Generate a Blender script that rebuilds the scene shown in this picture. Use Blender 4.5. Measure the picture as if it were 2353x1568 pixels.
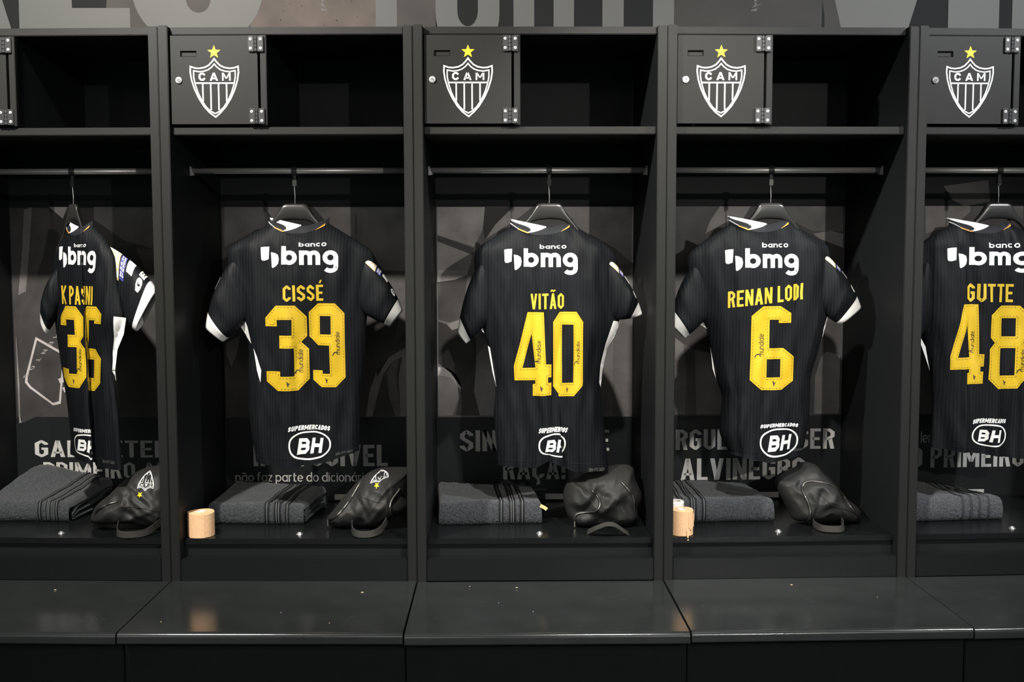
import bpy, bmesh, math, random
from mathutils import Vector, Matrix, noise
from mathutils.geometry import tessellate_polygon
random.seed(7)
for o in list(bpy.data.objects): bpy.data.objects.remove(o)
scene = bpy.context.scene
COL = scene.collection

# ------------------------------------------------------------------ camera
cam = bpy.data.cameras.new('camera'); cam_o = bpy.data.objects.new('camera', cam); COL.objects.link(cam_o)
cam.sensor_width = 36.0; cam.lens = 36.0 * 2889.5 / 2353.0; cam.clip_start = 0.05
TILT, YAW, ROLL = 0.0853, 0.0142, -0.002
fw = Vector((math.sin(YAW)*math.cos(TILT), math.cos(YAW)*math.cos(TILT), -math.sin(TILT)))
rt = Vector((math.cos(YAW), -math.sin(YAW), 0)); up = rt.cross(fw)
r2 = rt*math.cos(ROLL) + up*math.sin(ROLL); u2 = -rt*math.sin(ROLL) + up*math.cos(ROLL)
m = Matrix((r2, u2, -fw)).transposed().to_4x4(); m.translation = Vector((-0.1293, -3.503, 1.4349))
cam_o.matrix_world = m
scene.camera = cam_o

# ------------------------------------------------------------------ world, exposure
w = bpy.data.worlds.new('world'); scene.world = w; w.use_nodes = True
w.node_tree.nodes['Background'].inputs[0].default_value = (0.72, 0.97, 1.0, 1)
w.node_tree.nodes['Background'].inputs[1].default_value = 0.20
vs = scene.view_settings
vs.view_transform = 'Standard'; vs.look = 'None'; vs.gamma = 1.0; vs.use_curve_mapping = False; vs.exposure = 0.0

# ceiling spotlights: x, y, z, aim x, aim y, aim z, watts, cone degrees, colour
SPOTS = [
    (-1.45, -1.35, 2.86, -1.00, 0.15, 1.48, 395, 100, (1.0, 0.955, 0.89), 'black ceiling spotlight above the left end of the bench'),
    (0.35, -1.35, 2.86, 0.40, 0.15, 0.95, 240, 54, (1.0, 0.96, 0.90), 'black ceiling spotlight above the middle of the bench'),
    (2.10, -1.35, 2.86, 1.70, 0.15, 1.40, 235, 96, (0.96, 0.98, 1.0), 'black ceiling spotlight above the right end of the bench'),
    (2.0, -6.1, 2.86, 0.1, 0.15, 1.05, 320, 34, (1.0, 0.97, 0.92), 'added black fill floodlight on the ceiling, far out in the room'),  # unseen lamp added for weak frontal fill
]
# strip lamps in the ceiling along the lockers: x, y, length
STRIPS = [(-0.75, -0.95, 0.9), (0.95, -0.95, 0.9)]
STRIP_RADIANCE = 9.0
# unseen ceiling panels added behind the photographer for fill and post reflections: x, y
FILL_PANELS = [(x, y) for y in (-5.0, -7.2) for x in (-3.0, -1.0, 1.0, 3.0)]
FILL_RADIANCE = 5.0
# ------------------------------------------------------------------ materials
def lin(c):
    return tuple(((v/255)/12.92 if v/255 <= 0.04045 else ((v/255+0.055)/1.055)**2.4) for v in c)
MATS = {}
def mat(name, col, rough=0.5, metal=0.0, spec=0.5, bump=0.0, bscale=200.0, var=0.0, vscale=20.0, stretch=None, sheen=0.0, coat=0.0):
    m = bpy.data.materials.new(name); m.use_nodes = True
    nt = m.node_tree; b = nt.nodes['Principled BSDF']
    b.inputs['Base Color'].default_value = (*col, 1); b.inputs['Roughness'].default_value = rough
    b.inputs['Metallic'].default_value = metal; b.inputs['Specular IOR Level'].default_value = spec
    b.inputs['Sheen Weight'].default_value = sheen; b.inputs['Coat Weight'].default_value = coat
    if bump or var:
        tc = nt.nodes.new('ShaderNodeTexCoord'); mp = nt.nodes.new('ShaderNodeMapping')
        if stretch: mp.inputs['Scale'].default_value = stretch
        nt.links.new(tc.outputs['Object'], mp.inputs['Vector'])
    if var:
        n = nt.nodes.new('ShaderNodeTexNoise'); n.inputs['Scale'].default_value = vscale; n.inputs['Detail'].default_value = 5
        nt.links.new(mp.outputs[0], n.inputs['Vector'])
        cr = nt.nodes.new('ShaderNodeValToRGB'); cr.color_ramp.elements[0].position = 0.3; cr.color_ramp.elements[1].position = 0.7
        cr.color_ramp.elements[0].color = (*[c*(1-var) for c in col], 1); cr.color_ramp.elements[1].color = (*[c*(1+var) for c in col], 1)
        nt.links.new(n.outputs['Fac'], cr.inputs[0]); nt.links.new(cr.outputs[0], b.inputs['Base Color'])
    if bump:
        n2 = nt.nodes.new('ShaderNodeTexNoise'); n2.inputs['Scale'].default_value = bscale; n2.inputs['Detail'].default_value = 3
        nt.links.new(mp.outputs[0], n2.inputs['Vector'])
        bp = nt.nodes.new('ShaderNodeBump'); bp.inputs['Strength'].default_value = bump; bp.inputs['Distance'].default_value = 0.002
        nt.links.new(n2.outputs['Fac'], bp.inputs['Height']); nt.links.new(bp.outputs[0], b.inputs['Normal'])
    MATS[name] = m
    return m
def rib_mat(name, col):
    """knit cloth with fine vertical ribs"""
    m = mat(name, col, rough=0.6, spec=0.16, sheen=0.0)
    nt = m.node_tree; b = nt.nodes['Principled BSDF']
    tc = nt.nodes.new('ShaderNodeTexCoord'); mp = nt.nodes.new('ShaderNodeMapping'); mp.inputs['Scale'].default_value = (1, 0.0, 0.15)
    nt.links.new(tc.outputs['Object'], mp.inputs['Vector'])
    wv = nt.nodes.new('ShaderNodeTexWave'); wv.bands_direction = 'X'; wv.inputs['Scale'].default_value = 34; wv.inputs['Distortion'].default_value = 2.2
    wv.inputs['Detail'].default_value = 3; wv.inputs['Detail Scale'].default_value = 4
    nt.links.new(mp.outputs[0], wv.inputs['Vector'])
    cr = nt.nodes.new('ShaderNodeValToRGB')
    cr.color_ramp.elements[0].color = (*[c*0.75 for c in col], 1); cr.color_ramp.elements[1].color = (*[c*1.35 for c in col], 1)
    nt.links.new(wv.outputs['Fac'], cr.inputs[0]); nt.links.new(cr.outputs[0], b.inputs['Base Color'])
    bp = nt.nodes.new('ShaderNodeBump'); bp.inputs['Strength'].default_value = 0.25; bp.inputs['Distance'].default_value = 0.001
    nt.links.new(wv.outputs['Fac'], bp.inputs['Height']); nt.links.new(bp.outputs[0], b.inputs['Normal'])
    return m
mat('locker_paint', (0.0122, 0.0126, 0.0116), 0.5, spec=0.25, bump=0.12, bscale=900)
mat('inner_shade_paint', (0.0085, 0.0100, 0.0105), 0.55, spec=0.2, bump=0.10, bscale=900)  # locker paint made darker: shade of the interior put into the colour
mat('lid_paint', (0.0055, 0.0065, 0.0068), 0.26, spec=0.4, bump=0.05, bscale=700)
mat('bench_laminate', (0.0185, 0.0208, 0.0208), 0.16, spec=0.55, bump=0.04, bscale=500, var=0.15, vscale=8)
mat('base_black', (0.0085, 0.0105, 0.011), 0.65, spec=0.12, var=0.1)
mat('bin_paint', (0.0055, 0.0065, 0.0068), 0.34, spec=0.4)
mat('hinge_black', (0.028, 0.029, 0.030), 0.38)
mat('chrome', (0.85, 0.85, 0.84), 0.16, metal=0.85)
mat('rod_steel', (0.50, 0.49, 0.47), 0.36, metal=0.6, bump=0.05, bscale=90, stretch=(0.2, 1, 1))
mat('screw_steel', (0.85, 0.85, 0.83), 0.38, metal=0.45)
mat('print_white', (0.86, 0.86, 0.84), 0.5)
mat('print_gold', (0.86, 0.66, 0.02), 0.5)
mat('slot_dark', (0.012, 0.013, 0.013), 0.6)
rib_mat('jersey_cloth', (0.0055, 0.0064, 0.0078))
mat('jersey_rib', (0.011, 0.012, 0.0145), 0.7, spec=0.3, bump=0.3, bscale=600)
mat('jersey_white', (0.82, 0.81, 0.78), 0.6, bump=0.1, bscale=500)
mat('jersey_orange', (0.60, 0.30, 0.05), 0.6)
mat('number_yellow', (0.64, 0.42, 0.020), 0.42, spec=0.4, bump=0.12, bscale=60, var=0.05, vscale=25)
mat('name_yellow', (0.64, 0.44, 0.032), 0.45)
mat('stitch', (0.16, 0.11, 0.01), 0.7)
mat('ink', (0.012, 0.012, 0.014), 0.6)
mat('tag_grey', (0.16, 0.16, 0.155), 0.6)
mat('patch_gold', (0.62, 0.42, 0.16), 0.45)
mat('patch_blue', (0.035, 0.04, 0.22), 0.5)
mat('hanger_plastic', (0.020, 0.020, 0.019), 0.28, spec=0.5)
mat('ring_plastic', (0.012, 0.013, 0.013), 0.5)
mat('clear_plastic', (0.22, 0.21, 0.19), 0.2, spec=0.7)
mat('towel', (0.050, 0.054, 0.058), 0.95, spec=0.1, bump=1.0, bscale=330, var=0.5, vscale=260, sheen=0.15)
mat('towel_light', (0.067, 0.071, 0.077), 0.95, spec=0.1, bump=1.0, bscale=330, var=0.5, vscale=260, sheen=0.15)
mat('towel_band', (0.010, 0.011, 0.012), 0.75, spec=0.2)
mat('towel_thread', (0.16, 0.165, 0.17), 0.8)
mat('towel_hem', (0.034, 0.038, 0.042), 0.9, bump=0.6, bscale=600)
mat('care_tag', (0.62, 0.42, 0.18), 0.7)
mat('bag_nylon', (0.022, 0.0225, 0.0215), 0.52, spec=0.26, bump=0.12, bscale=1500)
mat('zip_black', (0.014, 0.014, 0.014), 0.5)
mat('zip_metal', (0.35, 0.33, 0.28), 0.35, metal=1.0)
mat('webbing', (0.036, 0.0345, 0.030), 0.8, spec=0.3, bump=0.9, bscale=900)
mat('tape_peach', (0.92, 0.57, 0.32), 0.75, spec=0.2, bump=0.35, bscale=350, var=0.06, vscale=120)
mat('tape_white', (0.85, 0.82, 0.78), 0.7)
mat('core_card', (0.72, 0.66, 0.60), 0.8)
mat('poster_black', (0.012, 0.0135, 0.014), 0.35, spec=0.4)
mat('poster_text', (0.55, 0.54, 0.51), 0.45)
mat('bracket_steel', (0.14, 0.14, 0.135), 0.45, metal=0.6)
mat('plate_silver', (0.55, 0.54, 0.50), 0.45)
mat('mural_white', (0.070, 0.071, 0.067), 0.6, var=0.04, vscale=3)
mat('mural_black', (0.006, 0.007, 0.0072), 0.7, spec=0.2)
mat('mural_brown', (0.068, 0.052, 0.042), 0.7, var=0.3, vscale=9)
mat('mural_dark', (0.030, 0.025, 0.022), 0.7, var=0.3, vscale=6)
mat('mural_deep_brown', (0.017, 0.016, 0.014), 0.7, var=0.3, vscale=6)  # dark brown background of the print
mat('floor', (0.05, 0.053, 0.053), 0.35, var=0.2, vscale=3)
mat('ceiling', (0.10, 0.10, 0.10), 0.8, var=0.05)
mat('lamp_body', (0.03, 0.03, 0.03), 0.4)
mat('crumb', (0.55, 0.42, 0.25), 0.8)
mat('scratch', (0.13, 0.14, 0.14), 0.5)
PM = {}
def tone(v):
    k = round(v, 3)
    if k not in PM:
        PM[k] = mat('poster_tone_%03d' % int(k*1000), (v*1.03*1.4, v*0.95*1.4, v*0.92*1.4), 0.45, spec=0.35, var=0.28, vscale=11)
    return PM[k]
em = bpy.data.materials.new('lamp_glow'); em.use_nodes = True
em.node_tree.nodes['Principled BSDF'].inputs['Emission Color'].default_value = (1, 0.95, 0.88, 1)
em.node_tree.nodes['Principled BSDF'].inputs['Emission Strength'].default_value = 25
MATS['lamp_glow'] = em
em = bpy.data.materials.new('fill_panel_glow'); em.use_nodes = True
em.node_tree.nodes['Principled BSDF'].inputs['Emission Color'].default_value = (1, 0.965, 0.9, 1)
em.node_tree.nodes['Principled BSDF'].inputs['Emission Strength'].default_value = FILL_RADIANCE
MATS['fill_panel_glow'] = em
em = bpy.data.materials.new('strip_glow'); em.use_nodes = True
em.node_tree.nodes['Principled BSDF'].inputs['Emission Color'].default_value = (1, 0.97, 0.92, 1)
em.node_tree.nodes['Principled BSDF'].inputs['Emission Strength'].default_value = STRIP_RADIANCE
MATS['strip_glow'] = em

# ------------------------------------------------------------------ frames: the row of lockers is a slightly convex polyline
WID, TURN = 0.70, 0.0236
def ang(b): return (2-b)*TURN
def dirx(b): return Vector((math.cos(ang(b)), -math.sin(ang(b)), 0))
def diry(b): return Vector((math.sin(ang(b)), math.cos(ang(b)), 0))
DIV = {1: Vector((-WID/2, 0, 0)), 2: Vector((WID/2, 0, 0))}
DIV[0] = DIV[1] - WID*dirx(1); DIV[-1] = DIV[0] - WID*dirx(0); DIV[-2] = DIV[-1] - WID*dirx(-1)
DIV[3] = DIV[2] + WID*dirx(3); DIV[4] = DIV[3] + WID*dirx(4); DIV[5] = DIV[4] + WID*dirx(5)
def orig(b): return (DIV[b-1]+DIV[b])/2
def w2(b, x, y, z): return orig(b) + dirx(b)*x + diry(b)*y + Vector((0, 0, z))

# ------------------------------------------------------------------ mesh helpers
class MB:
    def __init__(s): s.v = []; s.f = []
    def add(s, vs, fs):
        n = len(s.v); s.v += [tuple(p) for p in vs]; s.f += [tuple(n+i for i in f) for f in fs]; return s
    def box(s, x0, x1, y0, y1, z0, z1):
        return s.add([(x, y, z) for z in (z0, z1) for y in (y0, y1) for x in (x0, x1)],
                     [(0, 2, 3, 1), (4, 5, 7, 6), (0, 1, 5, 4), (2, 6, 7, 3), (0, 4, 6, 2), (1, 3, 7, 5)])
    def grid(s, P, nu, nv, wrapu=False, wrapv=False):
        """P[i][j]"""
        vs = [p for r in P for p in r]; fs = []
        for i in range(nu if wrapu else nu-1):
            for j in range(nv if wrapv else nv-1):
                a, b_ = i, (i+1) % nu; c, d = j, (j+1) % nv
                fs.append((a*nv+c, a*nv+d, b_*nv+d, b_*nv+c))
        return s.add(vs, fs)
    def cyl(s, p0, p1, r, n=16, r1=None, caps=True):
        p0 = Vector(p0); p1 = Vector(p1); d = (p1-p0).normalized()
        a = d.orthogonal().normalized(); b_ = d.cross(a); r1 = r if r1 is None else r1
        R = [[p+(a*math.cos(t*2*math.pi/n)+b_*math.sin(t*2*math.pi/n))*q for t in range(n)] for p, q in ((p0, r), (p1, r1))]
        k = len(s.v); s.grid(R, 2, n, wrapv=True)
        if caps: s.f.append(tuple(k+i for i in range(n))[::-1]); s.f.append(tuple(k+n+i for i in range(n)))
        return s
    def tube(s, pts, r, n=8, flat=None):
        """round tube, or flat strap when flat=(width vector, half width, half thickness)"""
        pts = [Vector(p) for p in pts]; R = []; prev = None
        for i, p in enumerate(pts):
            d = (pts[min(i+1, len(pts)-1)]-pts[max(i-1, 0)]).normalized()
            if flat:
                wv = (flat[0]-d*flat[0].dot(d)).normalized(); h = d.cross(wv).normalized()
                R.append([p+wv*a*flat[1]+h*c*flat[2] for a, c in ((-1, -1), (1, -1), (1, 1), (-1, 1))])
            else:
                a = d.orthogonal().normalized() if prev is None else (prev-d*prev.dot(d)).normalized()
                prev = a; c = d.cross(a)
                R.append([p+(a*math.cos(t*2*math.pi/n)+c*math.sin(t*2*math.pi/n))*r for t in range(n)])
        nn = len(R[0]); k = len(s.v); s.grid(R, len(R), nn, wrapv=True)
        s.f.append(tuple(k+i for i in range(nn))[::-1]); s.f.append(tuple(k+(len(R)-1)*nn+i for i in range(nn)))
        return s
    def build(s, name, material, parent=None, off=(0, 0, 0), smooth=False, bevel=0.0, seg=2, recalc=True):
        me = bpy.data.meshes.new(name)
        me.from_pydata([(p[0]-off[0], p[1]-off[1], p[2]-off[2]) for p in s.v], [], s.f)
        if recalc or bevel:
            bm = bmesh.new(); bm.from_mesh(me)
            if recalc: bmesh.ops.recalc_face_normals(bm, faces=bm.faces)
            if bevel: bmesh.ops.bevel(bm, geom=[e for e in bm.edges if e.is_manifold and e.calc_face_angle(0) > 0.6], offset=bevel, segments=seg, affect='EDGES', clamp_overlap=True)
            bm.to_mesh(me); bm.free()
        me.materials.append(MATS[material] if isinstance(material, str) else material)
        if smooth: me.polygons.foreach_set('use_smooth', [True]*len(me.polygons))
        me.update()
        o = bpy.data.objects.new(name, me); COL.objects.link(o)
        if parent: o.parent = parent
        return o
def tag(o, label=None, cat=None, group=None, kind=None):
    if label: o['label'] = label
    if cat: o['category'] = cat
    if group: o['group'] = group
    if kind: o['kind'] = kind
    return o
def thing(name, b, base, label, cat, group=None, rotz=0.0):
    o = bpy.data.objects.new(name, None); COL.objects.link(o); o.empty_display_size = 0.05
    o.location = w2(b, *base); o.rotation_euler = (0, 0, -ang(b)+rotz)
    return tag(o, label, cat, group)
def wthing(name, loc, label, cat, group=None):
    o = bpy.data.objects.new(name, None); COL.objects.link(o); o.empty_display_size = 0.05; o.location = loc
    return tag(o, label, cat, group)

# ------------------------------------------------------------------ flat drawing: strokes and glyphs as polygons in a plane
def stroke(pts, wd, closed=False):
    """thick polyline with mitred corners -> quads"""
    p = []
    for a in pts:
        q = Vector((a[0], a[1]))
        if not p or (q-p[-1]).length > 1e-6: p.append(q)
    if closed and (p[0]-p[-1]).length < 1e-6: p.pop()
    n = len(p); Ls = []; Rs = []
    for i in range(n):
        a = p[i-1] if (i > 0 or closed) else None; c = p[(i+1) % n] if (i < n-1 or closed) else None
        d0 = (p[i]-a).normalized() if a is not None else (c-p[i]).normalized()
        d1 = (c-p[i]).normalized() if c is not None else d0
        n0 = Vector((-d0.y, d0.x)); n1 = Vector((-d1.y, d1.x)); mm = n0+n1
        mm = mm.normalized() if mm.length > 1e-6 else n0
        k = wd/2/max(0.45, mm.dot(n0))
        Ls.append(p[i]+mm*k); Rs.append(p[i]-mm*k)
    return [[Ls[i], Ls[(i+1) % n], Rs[(i+1) % n], Rs[i]] for i in range(n if closed else n-1)]
def arc(cx, cy, rx, ry, a0, a1, n=14):
    return [(cx+rx*math.cos(math.radians(a0+(a1-a0)*i/n)), cy+ry*math.sin(math.radians(a0+(a1-a0)*i/n))) for i in range(n+1)]
def ell(cx, cy, rx, ry, n=28): return arc(cx, cy, rx, ry, 0, 360, n)[:-1]
BW = {'I': 0, 'M': 1.45, 'N': 1.1, 'W': 1.5, 'V': 1.1, 'A': 1.1, 'Ã': 1.1, 'Á': 1.1, 'T': 1.0, ' ': 0.55, 'J': .9, 'E': .9, 'É': .9, 'L': .85, '!': 0, ',': 0, 'Ç': 1, '-': .8, '/': .8, '.': 0}
def block(ch, wd, wt, ch_f=0.16):
    """capital of a chamfered block alphabet: height 1, width wd, stroke wt -> (polys, width)"""
    base = {'É': 'E', 'Ã': 'A', 'Ç': 'C', 'Ô': 'O', 'Í': 'I', 'Á': 'A'}.get(ch, ch)
    W = wt if base in 'I!,.' else wd*BW.get(base, 1.0)
    l, r, b, t, m = wt/2, W-wt/2, wt/2, 1-wt/2, 0.5; c = min(ch_f, (r-l)*0.48); q = []
    S = lambda p, cl=False: q.extend(stroke(p, wt, cl))
    if base == 'C': S([(r, t-.2), (r, t-c), (r-c, t), (l+c, t), (l, t-c), (l, b+c), (l+c, b), (r-c, b), (r, b+c), (r, b+.2)])
    elif base == 'G': S([(r, t-.2), (r, t-c), (r-c, t), (l+c, t), (l, t-c), (l, b+c), (l+c, b), (r-c, b), (r, b+c), (r, m), (W*.5, m)])
    elif base == 'O': S([(l+c, t), (l, t-c), (l, b+c), (l+c, b), (r-c, b), (r, b+c), (r, t-c), (r-c, t)], True)
    elif base == 'D': S([(l, t), (l, b), (r-c, b), (r, b+c), (r, t-c), (r-c, t)], True)
    elif base == 'I': S([(W/2, 0), (W/2, 1)])
    elif base == '!': S([(W/2, .3), (W/2, 1)]); S([(W/2, 0), (W/2, .2)])
    elif base in ',.': S([(W/2, -.08 if base == ',' else 0), (W/2, .18)])
    elif base == '-': S([(0, m), (W, m)])
    elif base == '/': S([(l, 0), (r, 1)])
    elif base == 'S': S([(r, t-.2), (r, t-c), (r-c, t), (l+c, t), (l, t-c), (l, m+c), (l+c, m), (r-c, m), (r, m-c), (r, b+c), (r-c, b), (l+c, b), (l, b+c), (l, b+.2)])
    elif base == 'E': S([(W, t), (l, t), (l, b), (W, b)]); S([(l, m), (W*.9, m)])
    elif base == 'F': S([(W, t), (l, t), (l, 0)]); S([(l, m), (W*.9, m)])
    elif base == 'L': S([(l, 1), (l, b), (W, b)])
    elif base == 'T': S([(0, t), (W, t)]); S([(W/2, t), (W/2, 0)])
    elif base == 'U': S([(l, 1), (l, b+c), (l+c, b), (r-c, b), (r, b+c), (r, 1)])
    elif base == 'H': S([(l, 0), (l, 1)]); S([(r, 0), (r, 1)]); S([(l, m), (r, m)])
    elif base == 'N': S([(l, 0), (l, 1)]); S([(r, 0), (r, 1)]); q.append([Vector((0, 1)), Vector((wt*1.05, 1)), Vector((W, 0)), Vector((W-wt*1.05, 0))])
    elif base == 'M':
        S([(l, 0), (l, 1)]); S([(r, 0), (r, 1)])
        q.append([Vector((0, 1)), Vector((wt, 1)), Vector((W/2+wt*.45, .25)), Vector((W/2-wt*.45, .25))]); q.append([Vector((W, 1)), Vector((W-wt, 1)), Vector((W/2-wt*.45, .25)), Vector((W/2+wt*.45, .25))])
    elif base == 'A':
        q.append([Vector((0, 0)), Vector((wt, 0)), Vector((W/2+wt*.45, 1)), Vector((W/2-wt*.5, 1))]); q.append([Vector((W, 0)), Vector((W-wt, 0)), Vector((W/2-wt*.45, 1)), Vector((W/2+wt*.5, 1))])
        q.extend(stroke([(W*.22, .27), (W*.78, .27)], wt*.8))
    elif base == 'V':
        q.append([Vector((0, 1)), Vector((wt, 1)), Vector((W/2+wt*.45, 0)), Vector((W/2-wt*.5, 0))]); q.append([Vector((W, 1)), Vector((W-wt, 1)), Vector((W/2-wt*.45, 0)), Vector((W/2+wt*.5, 0))])
    elif base in 'PR':
        S([(l, 0), (l, t), (r-c, t), (r, t-c), (r, m+c), (r-c, m), (l, m)])
        if base == 'R': q.append([Vector((W*.45, m)), Vector((W*.45+wt, m)), Vector((W, 0)), Vector((W-wt, 0))])
    elif base == 'B':
        S([(l, m), (l, b), (r-c, b), (r, b+c), (r, m-c*.6), (r-c, m), (l, m)]); S([(l, m), (l, t), (r-c*1.2, t), (r-.04, t-c), (r-.04, m+c*.6), (r-c, m)])
    elif base == 'K': S([(l, 0), (l, 1)]); S([(W, 1.0), (l, .42)]); S([(l+.08, .5), (W, 0)])
    elif base == 'J': S([(r, 1), (r, b+c), (r-c, b), (l+c, b), (l, b+c), (l, b+.2)])
    if ch in 'ÉÍÁ': q.append([Vector((W*.4, 1.1)), Vector((W*.65, 1.1)), Vector((W*.85, 1.3)), Vector((W*.6, 1.3))])
    if ch == 'Ã': q.extend(stroke([(W*.15, 1.12), (W*.35, 1.2), (W*.6, 1.13), (W*.85, 1.22)], .09))
    if ch == 'Ô': q.extend(stroke([(W*.2, 1.1), (W*.5, 1.25), (W*.8, 1.1)], .08))
    if ch == 'Ç': q.extend(stroke([(W*.5, 0), (W*.55, -.2), (W*.35, -.22)], .09))
    return q, W
def lower(ch, wt, xs=1.0):
    """round lowercase: ascender height 1, x-height 0.68 -> (polys, width)"""
    X = 0.70; r = X/2-wt/2; q = []
    S = lambda p, cl=False, w_=None: q.extend(stroke([(a*xs, c) for a, c in p], w_ or wt, cl))
    R = r+wt/2; base = {'ã': 'a', 'á': 'a'}.get(ch, ch)
    if base in 'bdpqago':
        S(ell(R, X/2, r, r), True); W = 2*R
        if base == 'b': S([(wt/2, 0.02), (wt/2, 1)])
        if base == 'p': S([(wt/2, -.3), (wt/2, X)])
        if base == 'd': S([(2*R-wt/2, 0), (2*R-wt/2, 1)])
        if base == 'a': S([(2*R-wt/2, 0), (2*R-wt/2, X)])
        if base == 'g': S([(2*R-wt/2, X*.5), (2*R-wt/2, -.12)] + arc(R, -.10, r, r*.75, 0, -150, 10))
    elif base == 'c': S(arc(R, X/2, r, r, 48, 312, 20)); W = 2*R*.92
    elif base == 'e': S(arc(R, X/2, r, r, 0, 315, 22)); S([(wt*.4, X/2), (2*R-wt*.3, X/2)], w_=wt*.8); W = 2*R
    elif base in 'nmu':
        if base == 'u': S([(wt/2, X), (wt/2, r+wt/2)] + arc(R, R, r, r, 180, 360, 10) + [(2*R-wt/2, X)]); S([(2*R-wt/2, 0), (2*R-wt/2, X)]); W = 2*R
        elif base == 'n': S([(wt/2, 0), (wt/2, X)]); S([(wt/2, X-R)] + arc(R*.95, X-R*.95, R*.95-wt/2, R*.95-wt/2, 180, 0, 10) + [(1.9*R-wt/2, 0)]); W = 1.9*R
        else:
            k = R*.82; S([(wt/2, 0), (wt/2, X)])
            for i in range(2):
                x0 = i*(2*k-wt); S([(x0+wt/2, X-k)] + arc(x0+k, X-k, k-wt/2, k-wt/2, 180, 0, 10) + [(x0+2*k-wt/2, 0)])
            W = 4*k-wt
    elif base == 'i': S([(wt/2, 0), (wt/2, X)]); S([(wt/2, X+.12), (wt/2, X+.12+wt)]); W = wt
    elif base == 'l': S([(wt/2, 0), (wt/2, 1)]); W = wt
    elif base == 'r': S([(wt/2, 0), (wt/2, X)]); S([(wt/2, X*.55)]+arc(R*.9, X-R*.8, R*.9-wt/2, R*.8-wt/2, 170, 75, 6)); W = R*1.15
    elif base == 't': S([(wt*.5+.1, .92), (wt*.5+.1, wt*.5+.06), (wt*.5+.17, wt/2), (.42, wt/2)]); S([(0, X-wt/2), (.42, X-wt/2)]); W = .42
    elif base == 'f': S([(wt*.5+.1, 0), (wt*.5+.1, .82), (wt*.5+.18, 1-wt/2), (.45, 1-wt/2)]); S([(0, X-wt/2), (.42, X-wt/2)]); W = .42
    elif base == 'z': S([(0, X-wt/2), (.46, X-wt/2), (.04, wt/2), (.5, wt/2)]); W = .5
    elif base == 'h': S([(wt/2, 0), (wt/2, 1)]); S([(wt/2, X-R)] + arc(R*.95, X-R*.95, R*.95-wt/2, R*.95-wt/2, 180, 0, 10) + [(1.9*R-wt/2, 0)]); W = 1.9*R
    else: W = .3
    if ch == 'ã': S([(.1, X+.14), (.25, X+.22), (.42, X+.14), (.58, X+.22)], w_=wt*.9)
    if ch == 'á': S([(.3, X+.1), (.48, X+.3)], w_=wt)
    return q, W*xs
def textpolys(s, kind, wd, wt, gap):
    """polys of a line of text with height 1, starting at x=0"""
    x = 0; out = []
    for ch in s:
        if ch == ' ': x += (wd*.55 if kind == 'B' else .32*wd); continue
        q, W = block(ch, wd, wt) if kind == 'B' else lower(ch, wt, wd)
        out += [[(p[0]+x, p[1]) for p in poly] for poly in q]; x += W+gap
    return out, x-gap
def fit(polys, width, x0, x1, z0, z1, slant=0.0):
    """scale text of given width, height 1 into a box"""
    sx = (x1-x0)/width; sz = z1-z0
    return [[(x0+p[0]*sx+slant*p[1]*sz, z0+p[1]*sz) for p in q] for q in polys]
def fill(loops):
    """triangulated polygon with holes -> tris"""
    vs = [Vector((p[0], p[1], 0)) for l in loops for p in l]
    return [[(vs[i].x, vs[i].y) for i in t] for t in tessellate_polygon([[Vector((p[0], p[1], 0)) for p in l] for l in loops])]
def flat(polys, y, name, material, parent, off=(0, 0, 0)):
    """polygons in a plane facing the room (normal -y)"""
    mb = MB()
    for q in polys:
        n = len(q); a = sum(q[i][0]*q[(i+1) % n][1]-q[(i+1) % n][0]*q[i][1] for i in range(n))
        if a < 0: q = q[::-1]
        mb.add([(p[0], y, p[1]) for p in q], [tuple(range(n))])
    return mb.build(name, material, parent, off, recalc=False)
def star(cx, cz, r, k=0.42):
    return [(cx+(r if i % 2 == 0 else r*k)*math.sin(i*math.pi/5), cz+(r if i % 2 == 0 else r*k)*math.cos(i*math.pi/5)) for i in range(10)]
def mirror(h): return h + [(-x, z) for x, z in h[-2:0:-1]]
CR_OUT = [(0, 274), (18, 250), (45, 222), (80, 204), (125, 197), (160, 200), (195, 212), (197, 165), (188, 105), (165, 30), (132, -42), (88, -112), (45, -160), (4, -196)]
CR_IN = [(0, 232), (20, 208), (50, 186), (85, 174), (125, 170), (170, 178), (170, 125), (158, 65), (137, 0), (108, -62), (70, -118), (35, -150), (2, -168)]
def crest(cx, cz, k, lw=11.5):
    """shield emblem outline strokes; k = metres per drawing unit"""
    q = stroke(mirror(CR_OUT), lw, True) + stroke(mirror(CR_IN), lw*0.85, True) + stroke([(-160, 78), (160, 78)], lw)
    for x, zb in ((-97, -70), (-32, -140), (32, -140), (97, -70)): q += stroke([(x, 78), (x, zb)], lw)
    for ch, x0, x1 in (('C', -130, -72), ('A', -38, 28), ('M', 62, 132)):
        p, W = block(ch, 0.85, 0.22, 0.2); q += [[Vector((x0+v[0]*(x1-x0)/W, 98+v[1]*64)) for v in g] for g in p]
    return [[(cx+v[0]*k, cz+v[1]*k) for v in g] for g in q]
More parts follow.
